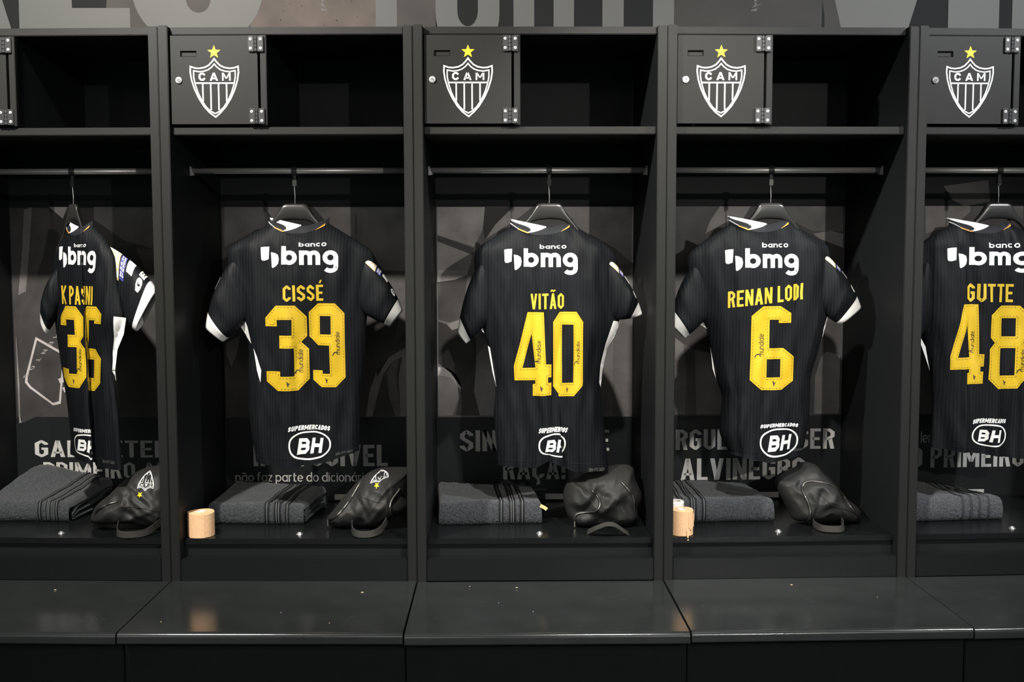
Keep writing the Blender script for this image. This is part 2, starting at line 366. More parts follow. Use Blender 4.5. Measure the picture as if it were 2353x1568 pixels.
NUM = {
 '3': [[(0, 172), (26, 200), (70, 200), (96, 174), (96, 128), (82, 114), (100, 98), (100, 27), (74, 0), (28, 0), (0, 22), (0, 46), (35, 46), (35, 34), (66, 34), (66, 100), (33, 100), (33, 130), (62, 130), (62, 167), (28, 167), (28, 152), (0, 152)]],
 '9': [[(0, 179), (27, 200), (75, 200), (100, 176), (100, 23), (74, 0), (34, 0), (8, 17), (8, 40), (37, 40), (37, 32), (58, 32), (58, 100), (25, 100), (0, 121)], [(31, 170), (63, 170), (63, 126), (31, 126)]],
 '4': [[(37, 200), (80, 200), (86, 76), (100, 76), (100, 45), (91, 45), (91, 32), (100, 32), (100, 2), (51, 0), (51, 28), (58, 29), (58, 38), (2, 36), (0, 70)], [(48, 150), (58, 68), (23, 66)]],
 '0': [[(0, 176), (22, 200), (78, 200), (100, 176), (100, 24), (76, 0), (26, 0), (0, 24)], [(30, 170), (68, 170), (68, 32), (30, 32)]],
 '8': [[(2, 178), (28, 200), (74, 200), (97, 178), (97, 124), (86, 111), (100, 96), (100, 24), (76, 0), (24, 0), (0, 24), (0, 96), (13, 111), (2, 124)], [(31, 170), (67, 170), (67, 126), (31, 126)], [(28, 98), (68, 98), (68, 32), (28, 32)]],
}
NUM['6'] = [[(100-x, 200-z) for x, z in l] for l in NUM['9']]
JERSEY = {0: {'banco': (0.0368, 0.0895, 1.4057),
     'bh': (0.0064, 0.1391, 0.7824, 0.8475, 0.8635),
     'bmg': (-0.0269, 0.1139, 1.3462, 1.4068),
     'hem': [(-0.0252, 0.7745), (0.0736, 0.7631), (0.0784, 0.7488), (0.1748, 0.7479)],
     'l': [(-0.0252, 0.7745), (-0.0209, 0.8266), (-0.0317, 0.9305), (-0.05, 1.0454), (-0.0652, 1.1316), (-0.0731, 1.2046), (-0.0734, 1.3068), (-0.0707, 1.3488), (-0.0535, 1.3995),
           (-0.0117, 1.4564)],
     'name': (-0.0153, 0.1038, 1.2302, 1.285),
     'nums': [('3', -0.0247, 0.0697, 0.9848, 1.2251), ('6', 0.0334, 0.1252, 0.9759, 1.2264)],
     'r': [(0.1749, 0.7505), (0.1701, 0.9025), (0.1577, 1.011), (0.1533, 1.083), (0.1679, 1.1407), (0.1978, 1.1945), (0.18, 1.2939), (0.1695, 1.3764), (0.1351, 1.427),
           (0.0837, 1.4663)],
     'sl': [(-0.0654, 1.3513), (-0.0644, 1.2302), (-0.0999, 1.1765), (-0.0831, 1.138)],
     'sr': [(0.1553, 1.4182), (0.1928, 1.2021), (0.2924, 1.2709), (0.2302, 1.1561)],
     'stl': [],
     'stl2': [],
     'str_': [(0.1708, 1.1996), (0.2068, 1.1945), (0.1964, 1.1471), (0.1719, 1.1023), (0.1597, 1.038), (0.1628, 1.0084), (0.152, 1.038), (0.1534, 1.0869), (0.164, 1.1407)]},
 1: {'banco': (0.0011, 0.0797, 1.4033),
     'bh': (-0.0387, 0.0848, 0.7797, 0.8536, 0.873),
     'bmg': (-0.109, 0.114, 1.3453, 1.4056),
     'hem': [(-0.142, 0.7603), (-0.0328, 0.7485), (0.0575, 0.7589), (0.1633, 0.7926)],
     'l': [(-0.1421, 0.7577), (-0.1624, 0.9016), (-0.1622, 1.0381), (-0.1573, 1.092), (-0.164, 1.1406), (-0.1756, 1.1942), (-0.2016, 1.2935), (-0.2165, 1.3695), (-0.2172, 1.3948),
           (-0.0941, 1.4627)],
     'name': (-0.0461, 0.0691, 1.2399, 1.2867),
     'nums': [('3', -0.0993, 0.0237, 0.9776, 1.2271), ('9', 0.025, 0.1294, 0.9865, 1.2333)],
     'r': [(0.162, 0.7926), (0.168, 0.9594), (0.1852, 1.1146), (0.1915, 1.2167), (0.2077, 1.2928), (0.2184, 1.3435), (0.21, 1.3864), (0.0781, 1.4674)],
     'sl': [(-0.2135, 1.3923), (-0.1704, 1.2019), (-0.2809, 1.1638), (-0.2308, 1.1202)],
     'sr': [(0.2062, 1.389), (0.1889, 1.2141), (0.2957, 1.2076), (0.2571, 1.1631)],
     'stl': [(-0.1949, 1.1853), (-0.1705, 1.1942), (-0.1558, 1.1662), (-0.144, 1.115), (-0.1665, 1.1406)],
     'stl2': [(-0.1379, 1.1022), (-0.1269, 1.0766), (-0.1148, 1.0381), (-0.1181, 1.0021), (-0.1276, 1.0381)],
     'str_': []},
 2: {'banco': (0.0038, 0.0811, 1.3955),
     'bh': (-0.0002, 0.1012, 0.7754, 0.8468, 0.8671),
     'bmg': (-0.099, 0.114, 1.3376, 1.3966),
     'hem': [(-0.1184, 0.7473), (-0.0117, 0.7442), (0.032, 0.7675), (0.1028, 0.732), (0.2123, 0.7315)],
     'l': [(-0.1184, 0.7447), (-0.1321, 0.9004), (-0.1216, 0.9867), (-0.1429, 1.1023), (-0.1542, 1.1304), (-0.1706, 1.1815), (-0.1803, 1.2795), (-0.1889, 1.3555),
           (-0.1862, 1.3896), (-0.1228, 1.4299), (-0.081, 1.4525)],
     'name': (-0.023, 0.0737, 1.2155, 1.261),
     'nums': [('4', -0.0718, 0.0368, 0.9608, 1.2064), ('0', 0.0421, 0.1298, 0.959, 1.2074)],
     'r': [(0.2123, 0.7341), (0.1949, 0.8706), (0.1829, 0.9856), (0.1991, 1.0896), (0.227, 1.1407), (0.2421, 1.1777), (0.2377, 1.2784), (0.2322, 1.3545), (0.2245, 1.3875),
           (0.0898, 1.466)],
     'sl': [(-0.1837, 1.3858), (-0.1668, 1.1866), (-0.2369, 1.1422), (-0.2129, 1.1114)],
     'sr': [(0.2219, 1.3875), (0.2421, 1.179), (0.3058, 1.1967), (0.2816, 1.1878)],
     'stl': [(-0.1808, 1.1752), (-0.1706, 1.1828), (-0.1568, 1.1419), (-0.1644, 1.1458)],
     'stl2': [(-0.148, 1.1035), (-0.1404, 1.0984), (-0.1316, 1.0369), (-0.1229, 0.9816), (-0.1342, 1.024)],
     'str_': [(0.2204, 1.1791), (0.2421, 1.1752), (0.2257, 1.1318), (0.2029, 1.0934), (0.1904, 1.0357), (0.1842, 0.9804), (0.179, 0.9972), (0.1827, 1.0486), (0.1977, 1.1127)]},
 3: {'banco': (-0.0442, 0.0354, 1.3941),
     'bh': (-0.0415, 0.0793, 0.7829, 0.8571, 0.8731),
     'bmg': (-0.1523, 0.0676, 1.3334, 1.3913),
     'hem': [(-0.1286, 0.781), (-0.0177, 0.7565), (0.0981, 0.7725)],
     'l': [(-0.1286, 0.781), (-0.1579, 0.845), (-0.1476, 0.9552), (-0.1663, 1.0018), (-0.1842, 1.0985), (-0.1977, 1.1524), (-0.22, 1.1935), (-0.2439, 1.2777), (-0.26, 1.3413),
           (-0.2565, 1.3781), (-0.1931, 1.4235), (-0.1335, 1.4601)],
     'name': (-0.1433, 0.0851, 1.2289, 1.2766),
     'nums': [('6', -0.0741, 0.0564, 0.9741, 1.2217)],
     'r': [(0.0981, 0.7725), (0.109, 0.8142), (0.1193, 0.8949), (0.121, 1.0116), (0.1394, 1.0683), (0.1526, 1.1237), (0.1729, 1.2097), (0.1788, 1.3018), (0.1814, 1.3655),
           (0.173, 1.3974), (0.0755, 1.4509), (0.0405, 1.4737)],
     'sl': [(-0.2501, 1.3781), (-0.2175, 1.1986), (-0.3083, 1.1696), (-0.2655, 1.1271)],
     'sr': [(0.1679, 1.3974), (0.1715, 1.2122), (0.2673, 1.2144), (0.2036, 1.1633)],
     'stl': [(-0.2289, 1.1884), (-0.22, 1.196), (-0.1964, 1.1537), (-0.2171, 1.1653)],
     'stl2': [(-0.1855, 1.0985), (-0.1773, 1.0599), (-0.1663, 1.0005), (-0.1783, 1.0341)],
     'str_': [(0.1716, 1.2097), (0.1743, 1.2045), (0.1551, 1.1249), (0.1534, 1.1481)]},
 4: {'banco': (-0.0645, 0.0265, 1.3924),
     'bh': (-0.1007, 0.006, 0.7986, 0.8643, 0.8827),
     'bmg': (-0.1838, 0.0568, 1.339, 1.3959),
     'hem': [(-0.2069, 0.7908), (-0.0721, 0.7772), (0.0663, 0.757), (0.1364, 0.7481)],
     'l': [(-0.2069, 0.7908), (-0.2014, 0.9281), (-0.2105, 1.018), (-0.2274, 1.1076), (-0.2489, 1.1723), (-0.2601, 1.2495), (-0.2654, 1.352), (-0.2538, 1.4056), (-0.2009, 1.4348),
           (-0.1649, 1.4577)],
     'name': (-0.1268, 0.0116, 1.2308, 1.2843),
     'nums': [('4', -0.1699, -0.0738, 0.9864, 1.2241), ('8', -0.0581, 0.0627, 0.9723, 1.2195)],
     'r': [(0.1366, 0.7442), (0.1272, 0.8958), (0.1266, 1.0268), (0.1492, 1.1438), (0.1637, 1.2215), (0.1563, 1.3506), (0.1497, 1.3867), (0.0123, 1.4638)],
     'sl': [(-0.2484, 1.4005), (-0.2425, 1.1787), (-0.3044, 1.134), (-0.2718, 1.095)],
     'sr': [(0.1445, 1.3841), (0.1589, 1.206), (0.2393, 1.1952), (0.1955, 1.1539)],
     'stl': [(-0.2573, 1.144), (-0.2492, 1.1336), (-0.2271, 1.0946), (-0.2118, 1.0206), (-0.229, 1.0688)],
     'stl2': [],
     'str_': []}}
POSTER = {0: [(0.3, [(-0.1843, 1.5229), (-0.1231, 1.5227), (-0.1401, 1.4856), (-0.1585, 1.5011)]), (0.1, [(-0.0381, 1.5225), (0.1505, 1.522), (0.15, 1.3888), (0.0594, 1.4138), (-0.0393, 1.4822)]),
     (0.07, [(0.0965, 1.3889), (0.15, 1.3888), (0.1498, 1.3079), (0.12, 1.3266)]),
     (0.1, [(-0.2654, 1.5138), (-0.2398, 1.523), (-0.25, 1.4143), (-0.2684, 1.2519), (-0.2942, 1.2393), (-0.2764, 1.3832)]),
     (0.035, [(-0.2947, 1.2268), (-0.2303, 1.2519), (-0.2287, 1.1135), (-0.1664, 0.8792), (-0.2964, 0.8215), (-0.3056, 1.1009)]),
     (0.16, [(-0.3068, 1.104), (-0.299, 1.1072), (-0.3019, 0.847), (-0.2977, 0.8228), (-0.3061, 0.8215)])],
 1: [(0.1, [(-0.3036, 1.5214), (-0.1743, 1.5211), (-0.1441, 1.4747), (-0.232, 1.4316), (-0.3063, 1.3946)]), (0.2, [(-0.1743, 1.5211), (-0.1091, 1.521), (-0.138, 1.4716), (-0.1628, 1.4717)]),
     (0.18, [(-0.0191, 1.5208), (0.2756, 1.5201), (0.2737, 1.3159), (0.2021, 1.3192), (0.1593, 1.3875), (0.0236, 1.4713)]),
     (0.06, [(0.1158, 1.4927), (0.1196, 1.4927), (0.1182, 1.434), (0.1151, 1.434)]), (0.07, [(0.2021, 1.3192), (0.2737, 1.3159), (0.2717, 1.1006), (0.2308, 1.0755), (0.2569, 1.1882)]),
     (0.15, [(-0.3068, 1.0824), (-0.2623, 1.1075), (-0.2709, 1.0573), (-0.2921, 1.0069), (-0.3074, 1.051)]),
     (0.05, [(0.2308, 1.0755), (0.2718, 1.1131), (0.272, 1.0692), (0.2179, 1.0379), (0.1796, 0.9749), (0.1708, 1.0316)]),
     (0.2, [(0.272, 1.0692), (0.2724, 1.0441), (0.2303, 1.0253), (0.1985, 0.9812), (0.1789, 0.9118), (0.1624, 0.8453), (0.1416, 0.8453), (0.1539, 0.9244), (0.1799, 1.0001), (0.2179, 1.0379)]),
     (0.13, [(0.2303, 1.0253), (0.2492, 1.0347), (0.2423, 0.9749), (0.2536, 0.8453), (0.2379, 0.8453), (0.2166, 0.9118), (0.2111, 0.9875)]),
     (0.22, [(0.2617, 1.0409), (0.2724, 1.0441), (0.2718, 0.8452), (0.2536, 0.8453), (0.2486, 0.9749)])],
 2: [(0.3, [(-0.3097, 1.5199), (-0.1579, 1.5196), (-0.1644, 1.4486), (-0.1925, 1.3929), (-0.3103, 1.4303)]),
     (0.03, [(-0.1579, 1.5196), (-0.068, 1.5195), (-0.124, 1.464), (-0.1583, 1.4177), (-0.1644, 1.4486)]),
     (0.34, [(-0.068, 1.5195), (-0.0059, 1.5194), (-0.0494, 1.4855), (-0.1054, 1.4485), (-0.1539, 1.4189), (-0.124, 1.464)]),
     (0.05, [(-0.3103, 1.4303), (-0.1926, 1.388), (-0.1976, 1.3669), (-0.3104, 1.4105)]), (0.26, [(-0.3104, 1.4105), (-0.1976, 1.3669), (-0.2103, 1.3185), (-0.3111, 1.3187)]),
     (0.36, [(-0.3111, 1.3187), (-0.2128, 1.3185), (-0.2141, 1.3029), (-0.2553, 1.2875), (-0.3114, 1.2802)]),
     (0.06, [(-0.3114, 1.2802), (-0.2553, 1.2875), (-0.2141, 1.3029), (-0.2311, 1.1626), (-0.2748, 1.1502), (-0.3091, 1.1597)]),
     (0.2, [(-0.2811, 1.144), (-0.2279, 1.1626), (-0.2343, 1.1344), (-0.2656, 1.1251)]),
     (0.035, [(-0.3098, 1.1534), (-0.2811, 1.144), (-0.2656, 1.1251), (-0.2343, 1.1344), (-0.1876, 1.0998), (-0.188, 1.018), (-0.2354, 0.9362), (-0.2696, 0.9868), (-0.3107, 1.0185)]),
     (0.42, [(-0.3108, 1.0059), (-0.282, 1.0026), (-0.2539, 0.9836), (-0.2397, 0.9583), (-0.2373, 0.9331), (-0.2479, 0.9426), (-0.2697, 0.9711), (-0.311, 0.9807)]),
     (0.27, [(-0.311, 0.9807), (-0.2697, 0.9711), (-0.2479, 0.9426), (-0.245, 0.9046), (-0.2642, 0.8477), (-0.3119, 0.8479)]),
     (0.045, [(-0.2373, 0.9331), (-0.188, 1.018), (-0.1947, 0.9234), (-0.1762, 0.8473), (-0.2547, 0.8477)]),
     (0.24, [(-0.1879, 1.0369), (-0.1596, 1.0808), (-0.1283, 1.0682), (-0.1259, 0.8471), (-0.1762, 0.8473), (-0.1947, 0.9234)]),
     (0.26, [(0.0872, 1.5192), (0.3171, 1.5188), (0.3183, 1.3359), (0.2618, 1.3858), (0.1619, 1.4418), (0.1121, 1.4728)]),
     (0.1, [(0.2746, 1.336), (0.3183, 1.3359), (0.3213, 0.8453), (0.252, 0.8456), (0.2567, 1.1611)])],
 3: [(0.06, [(-0.232, 1.5205), (-0.0912, 1.5203), (-0.1251, 1.472), (-0.1371, 1.4286), (-0.2303, 1.3355)]),
     (0.28, [(-0.0912, 1.5203), (0.0092, 1.5202), (-0.0153, 1.4812), (-0.053, 1.4781), (-0.0842, 1.4627), (-0.1247, 1.441), (-0.1372, 1.4317), (-0.122, 1.4751)]),
     (0.13, [(0.1035, 1.5201), (0.3084, 1.5199), (0.3101, 1.4402), (0.2121, 1.4404), (0.1357, 1.4778)]),
     (0.26, [(0.2122, 1.4329), (0.2689, 1.4415), (0.3102, 1.4327), (0.3112, 1.3871), (0.2825, 1.3978), (0.2378, 1.4154)]),
     (0.05, [(0.2826, 1.3903), (0.3112, 1.3871), (0.3115, 1.0631), (0.2636, 1.0696)]), (0.16, [(-0.2313, 1.0975), (-0.2059, 1.0785), (-0.1922, 0.971), (-0.1973, 0.8473), (-0.2315, 0.8476)]),
     (0.1, [(-0.2059, 1.0785), (-0.1678, 1.0594), (-0.1592, 0.847), (-0.1973, 0.8473), (-0.1922, 0.971)]),
     (0.17, [(-0.1678, 1.0594), (-0.1107, 1.0464), (-0.0713, 0.9322), (-0.0766, 0.8464), (-0.1592, 0.847)]),
     (0.17, [(0.2452, 1.0317), (0.264, 1.0506), (0.3088, 1.0377), (0.3083, 0.8467), (0.2263, 0.8473), (0.2273, 0.9684)])],
 4: [(0.22, [(-0.108, 1.5211), (0.0406, 1.5211), (0.0412, 1.5018), (-0.004, 1.4632), (-0.1056, 1.4312)]), (0.2, [(0.1534, 1.521), (0.2165, 1.5209), (0.2183, 1.4693), (0.1849, 1.4726)]),
     (0.05, [(-0.0504, 1.5852), (0.0977, 1.6045), (0.1065, 1.5339), (0.0208, 1.5211), (-0.0194, 1.5403)])]}
BADGE = [[(-0.2417, 1.1041), (-0.148, 1.0505), (-0.1662, 0.8856), (-0.1919, 0.8804), (-0.2668, 0.9362), (-0.2821, 0.9553), (-0.2795, 0.9743)], [(-0.2377, 1.0933), (-0.1533, 1.0442), (-0.1723, 0.8945), (-0.1917, 0.8881), (-0.2627, 0.9426), (-0.2737, 0.9578), (-0.2718, 0.9743)]]
BAG = {0: (0.16,
     [(0.0559, 0.594), (0.0714, 0.6295), (0.1062, 0.6584), (0.1357, 0.6887), (0.173, 0.7175), (0.21, 0.7359), (0.2452, 0.7413), (0.2802, 0.7389), (0.3094, 0.7155), (0.3276, 0.6635), (0.3195, 0.598),
      (0.2862, 0.569), (0.2366, 0.5687), (0.1821, 0.5776), (0.1168, 0.5759), (0.071, 0.5757)]),
 1: (0.17,
     [(0.0631, 0.5855), (0.0868, 0.6156), (0.1066, 0.6418), (0.1315, 0.6693), (0.1589, 0.698), (0.1888, 0.7202), (0.2173, 0.7319), (0.2495, 0.7345), (0.3074, 0.7319), (0.3369, 0.7136),
      (0.3416, 0.6614), (0.3128, 0.6156), (0.2583, 0.5894), (0.209, 0.5671), (0.1715, 0.5658), (0.1313, 0.5618), (0.086, 0.5605)]),
 2: (0.17,
     [(0.0762, 0.6423), (0.0813, 0.6789), (0.0903, 0.7011), (0.1135, 0.6957), (0.1457, 0.7139), (0.1973, 0.7306), (0.2488, 0.7395), (0.2863, 0.7315), (0.2943, 0.6975), (0.3127, 0.6515),
      (0.3013, 0.6123), (0.2938, 0.5795), (0.2615, 0.556), (0.211, 0.5589), (0.1591, 0.5644), (0.1151, 0.5673), (0.0866, 0.5989)]),
 3: (0.19,
     [(0.0302, 0.6816), (0.0325, 0.7054), (0.0545, 0.721), (0.0911, 0.7338), (0.1171, 0.7494), (0.1501, 0.7439), (0.1769, 0.7199), (0.2078, 0.6905), (0.239, 0.6478), (0.2713, 0.621), (0.2823, 0.601),
      (0.2643, 0.5786), (0.1995, 0.5792), (0.1334, 0.58), (0.0793, 0.5832), (0.0603, 0.6165)])}
# ================================================================== the setting
def struct(o): return tag(o, kind='structure')
floor = struct(MB().box(-6.0, 6.0, -9.0, 0.68, -0.05, 0).build('floor', 'floor'))
ceil = struct(MB().box(-6.0, 6.0, -9.0, 0.68, 3.0, 3.06).build('ceiling', 'ceiling'))
wall = struct(MB().box(-6.0, 6.0, 0.68, 0.78, 0, 3.0).build('wall_back', 'mural_black'))
WY = 0.6785
# printed mural above the lockers
flat([[(-0.92, 2.0), (-0.44, 2.0), (-0.44, 2.75), (-0.92, 2.75)]], WY+.0005, 'mural_photo', 'mural_brown', wall)
flat([[(-1.40, 2.0), (-0.92, 2.0), (-0.92, 2.75), (-1.34, 2.75)]], WY+.0006, 'mural_photo', 'mural_dark', wall)
flat([[(-0.445, 2.0), (-0.317, 2.0), (-0.317, 2.75), (-0.445, 2.75)]], WY+.0004, 'mural_photo', 'mural_dark', wall)
flat([[(0.463, 2.0), (1.03, 2.0), (0.99, 2.75), (0.463, 2.75)]], WY+.0005, 'mural_photo', 'mural_deep_brown', wall)
flat([[(0.948, 2.0), (0.957, 2.0), (0.957, 2.14), (0.948, 2.2)]], WY+.0003, 'mural_photo', 'mural_black', wall)
Z0, Z1 = 2.03, 2.62
def letter(loops, name='mural_letter'): return flat(fill(loops), WY-.0002, name, 'mural_white', wall)
letter([[(-2.10, Z0), (-1.94, Z0), (-1.90, 2.14), (-1.79, 2.14), (-1.80, Z0), (-1.675, Z0), (-1.722, 2.194), (-1.84, Z1), (-1.96, Z1)]])
letter([[(-1.669, 2.05), (-1.31, 2.05), (-1.31, 2.168), (-1.497, 2.168), (-1.497, Z1), (-1.666, Z1)]])
ring_o = arc(-1.088, 2.15, 0.195, 0.17, 180, 360, 24)
ring_o = [(-1.30, Z1-.15), (-1.30, 2.23)] + [(x*1.0 if 0 else -1.09+(x+1.088)*1.09, z) for x, z in arc(-1.088, 2.23, 0.195, 0.19, 190, 350, 22)] + [(-0.877, 2.23), (-0.877, Z1-.15), (-0.93, Z1), (-1.25, Z1)]
letter([ring_o, [(-1.127, 2.45), (-1.127, 2.195)] + arc(-1.0875, 2.195, 0.0395, 0.042, 190, 350, 12) + [(-1.048, 2.195), (-1.048, 2.45)]])
letter([[(-0.512, 2.03), (-0.443, 2.03), (-0.443, Z1), (-0.512, Z1)]])
u_o = [(-0.317, Z1), (-0.317, 2.16)] + arc(-0.2125, 2.15, 0.104, 0.13, 180, 360, 20) + [(-0.108, Z1), (-0.179, Z1), (-0.179, 2.16)] + arc(-0.2125, 2.16, 0.0335, 0.05, 360, 180, 14) + [(-0.246, Z1)]
letter([u_o])
for x0, x1 in ((-0.063, 0.005), (0.068, 0.135), (0.2275, 0.2975), (0.393, 0.4625)):
    letter([[(x0, 2.03), (x1, 2.03), (x1, Z1), (x0, Z1)]])
letter([[(1.03, Z0), (1.21, Z0), (1.26, 2.195), (1.36, Z1), (0.85, Z1), (0.989, 2.195)]])
letter([[(1.364, 2.03), (1.532, 2.03), (1.53, Z1), (1.362, Z1)]])
letter([[(1.575, 2.03), (1.95, 2.03), (1.95, Z1), (1.573, Z1)]])
def rooster_foot(cx, s):
    P = [[(0, 22), (9, 22), (7, 15), (2, 15)], [(2, 13), (7, 13), (5, 9), (12, 1), (4, 4), (-10, 10), (-4, 9), (1, 7)], [(0, 0), (10, -2), (16, -6), (2, -6), (0, -4)]]
    flat([[(cx+s*p[0]*.00142, 2.168+p[1]*.00142) for p in q] for q in P], WY-.0002, 'mural_bird_foot', 'mural_white', wall)
rooster_foot(-0.690, 1); rooster_foot(0.735, -1)
spk = []
for i in range(60):
    x = random.uniform(-0.86, -0.53); z = random.uniform(2.1, 2.6); r = random.uniform(.0008, .0022)
    spk.append([(x+r*math.cos(a*1.05), z+r*math.sin(a*1.05)) for a in range(6)])
tag(flat(spk, WY-.0001, 'mural_speck', 'mural_black', wall), kind='stuff')

# ================================================================== lockers
LT = {0: 'leftmost black steel locker, holding the K PASINI shirt', 1: 'black steel locker holding the CISSÉ shirt', 2: 'middle black steel locker holding the VITÃO shirt',
      3: 'black steel locker holding the RENAN LODI shirt', 4: 'rightmost black steel locker, holding the GUTTE shirt'}
TP = 0.0064/0.56      # each side panel leans inwards to the back, since the row bends
def locker(b):
    R = thing('locker', b, (0, 0, 0), LT[b], 'locker', 'row of open steel lockers')
    for s in (-1, 1):
        mb = MB(); D = 0.56
        xo, xi = s*0.3492, s*0.3232
        dz = 0.0 if (s < 0) else -0.0025
        for nm, y0, y1, m_, ztop in (('post', 0, .008, 'locker_paint', 2.006+dz), ('side_panel', .008, D, 'inner_shade_paint', 2.003)):
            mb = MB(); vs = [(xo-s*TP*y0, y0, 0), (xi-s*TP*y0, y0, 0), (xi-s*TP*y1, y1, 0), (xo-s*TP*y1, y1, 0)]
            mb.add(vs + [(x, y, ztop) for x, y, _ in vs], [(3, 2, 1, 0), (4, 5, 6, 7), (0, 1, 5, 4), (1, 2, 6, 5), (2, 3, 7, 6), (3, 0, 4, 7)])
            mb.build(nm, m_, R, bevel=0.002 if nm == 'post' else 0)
    ix = 0.3225; RY = 0.024
    def plate(name, y0, y1, z0, z1, m='locker_paint', bev=0.002, x0=None, x1=None):
        a0, a1 = ix-TP*y0-.0006, ix-TP*y1-.0006
        vs = [(-a0 if x0 is None else x0, y0), (a0 if x1 is None else x1, y0), (a1 if x1 is None else x1, y1), (-a1 if x0 is None else x0, y1)]
        return MB().add([(x, y, z0) for x, y in vs]+[(x, y, z1) for x, y in vs], [(3, 2, 1, 0), (4, 5, 6, 7), (0, 1, 5, 4), (1, 2, 6, 5), (2, 3, 7, 6), (3, 0, 4, 7)]).build(name, m, R, bevel=bev)
    plate('top_panel', RY, 0.555, 1.983, 2.004)
    plate('shelf', RY, 0.54, 1.7095, 1.731)
    back = plate('back_panel', 0.54, 0.556, 0.46, 1.983, 'inner_shade_paint', 0)
    # small locked compartment beside the open cubby
    plate('compartment_wall', RY+.006, 0.54, 1.731, 1.983, 'inner_shade_paint', 0.001, x0=-0.072, x1=-0.058)
    plate('door_jamb', RY-.010, RY+.006, 1.7345, 1.9805, 'locker_paint', 0.0015, x0=-0.0725, x1=-0.055)
    dx0, dx1, dz0, dz1 = -0.3195, -0.0795, 1.7385, 1.9795
    # door skin with a pressed finger slot
    sx0, sx1, sz0, sz1 = -0.2925, -0.2475, 1.922, 1.9385; yf = RY-.010; xs = [dx0, sx0, sx1, dx1]; zs = [dz0, sz0, sz1, dz1]
    mb = MB()
    for i in range(3):
        for j in range(3):
            if i == 1 and j == 1: continue
            mb.add([(xs[i], yf, zs[j]), (xs[i+1], yf, zs[j]), (xs[i+1], yf, zs[j+1]), (xs[i], yf, zs[j+1])], [(0, 1, 2, 3)])
    e = 0.003; yb = yf+.007
    fr = [(sx0, sz0), (sx1, sz0), (sx1, sz1), (sx0, sz1)]; inn = [(sx0+e, sz0+e), (sx1-e, sz0+e), (sx1-e, sz1-e), (sx0+e, sz1-e)]
    for i in range(4):
        j = (i+1) % 4
        mb.add([(fr[i][0], yf, fr[i][1]), (fr[j][0], yf, fr[j][1]), (inn[j][0], yb, inn[j][1]), (inn[i][0], yb, inn[i][1])], [(0, 3, 2, 1)])
    mb.add([(p[0], yb, p[1]) for p in inn], [(0, 1, 2, 3)])
    c4 = [(dx0, dz0), (dx1, dz0), (dx1, dz1), (dx0, dz1)]
    for i in range(4):
        j = (i+1) % 4
        mb.add([(c4[i][0], yf, c4[i][1]), (c4[j][0], yf, c4[j][1]), (c4[j][0], yf+.016, c4[j][1]), (c4[i][0], yf+.016, c4[i][1])], [(0, 3, 2, 1)])
    mb.add([(p[0], yf+.016, p[1]) for p in c4], [(3, 2, 1, 0)])
    door = mb.build('door', 'locker_paint', R, recalc=False)
    flat(crest(-0.199, 1.824, 0.000338), yf-.0006, 'crest_print', 'print_white', door)
    flat(fill([star(-0.199, 1.9345, 0.0188)]), yf-.0006, 'star_print', 'print_gold', door)
    lk = MB().cyl((-0.2975, yf+.002, 1.8585), (-0.2975, yf-.005, 1.8585), 0.0098, 24, 0.0088)
    lk.cyl((-0.2975, yf-.004, 1.8585), (-0.2975, yf-.0085, 1.8585), 0.0062, 20, 0.0056)
    lk.build('lock', 'chrome', door, bevel=0.0008)
    MB().box(-0.3010, -0.2940, yf-.0091, yf-.0080, 1.8575, 1.8595).build('keyhole', 'slot_dark', door)
    for hz in (1.9565, 1.7595):
        hb = MB()
        for x0, x1 in ((-0.1035, -0.0875), (-0.0785, -0.0615)): hb.box(x0, x1, yf-.0075, yf-.0002, hz-.0215, hz+.0215)
        for k in range(4): hb.cyl((-0.083, yf-.0050, hz-.021+k*.0106), (-0.083, yf-.0050, hz-.021+k*.0106+.0098), .0052, 12)
        h = hb.build('hinge', 'hinge_black', R, bevel=0.0012)
        for xx in (-0.0965, -0.0690):
            for zz in (-.0125, .0125):
                s = MB().cyl((xx, yf-.0070, hz+zz), (xx, yf-.0090, hz+zz), .0044, 14, .0034)
                s.build('screw', 'screw_steel', h, bevel=.0004)
                cx = MB().box(xx-.0018, xx+.0018, yf-.0093, yf-.0088, hz+zz-.0005, hz+zz+.0005); cx.box(xx-.0005, xx+.0005, yf-.0093, yf-.0088, hz+zz-.0018, hz+zz+.0018)
                cx.build('screw_slot', 'slot_dark', h)
    # hanging rail
    rod = MB().cyl((-0.3165, 0.20, 1.6185), (0.3165, 0.20, 1.6185), 0.0088, 20).build('hanging_rail', 'rod_steel', R, smooth=True)
    for s in (-1, 1):
        x = s*0.3195
        MB().add([(x, .186, 1.604), (x, .214, 1.604), (x, .214, 1.632), (x, .186, 1.632), (x-s*.013, .188, 1.606), (x-s*.013, .212, 1.606), (x-s*.003, .212, 1.632), (x-s*.003, .188, 1.632)],
                 [(0, 1, 2, 3), (4, 7, 6, 5), (0, 4, 5, 1), (1, 5, 6, 2), (2, 6, 7, 3), (3, 7, 4, 0)]).build('rail_bracket', 'bracket_steel', rod, bevel=.001)
    # storage bin below: lid, recessed band, front
    lid = plate('lid', 0.036, 0.5395, 0.547, 0.565, 'lid_paint', 0.0022)
    plate('recessed_band', 0.045, 0.060, 0.510, 0.547, 'inner_shade_paint', 0)
    plate('bin_front', 0.0015, 0.044, 0.450, 0.5135, 'bin_paint', 0.0022)
    lk = MB().cyl((0.001, .09, .5645), (0.001, .09, .5675), .0105, 24, .0095); lk.cyl((0.001, .09, .567), (0.001, .09, .5715), .0072, 20, .0058)
    lk.build('lid_lock', 'chrome', lid, bevel=.0008)
    # printed graphic on the back
    flat([[(-.3165, .570), (.3165, .570), (.3165, 1.5205), (-.3165, 1.5205)]], .5385, 'poster', 'poster_black', back)
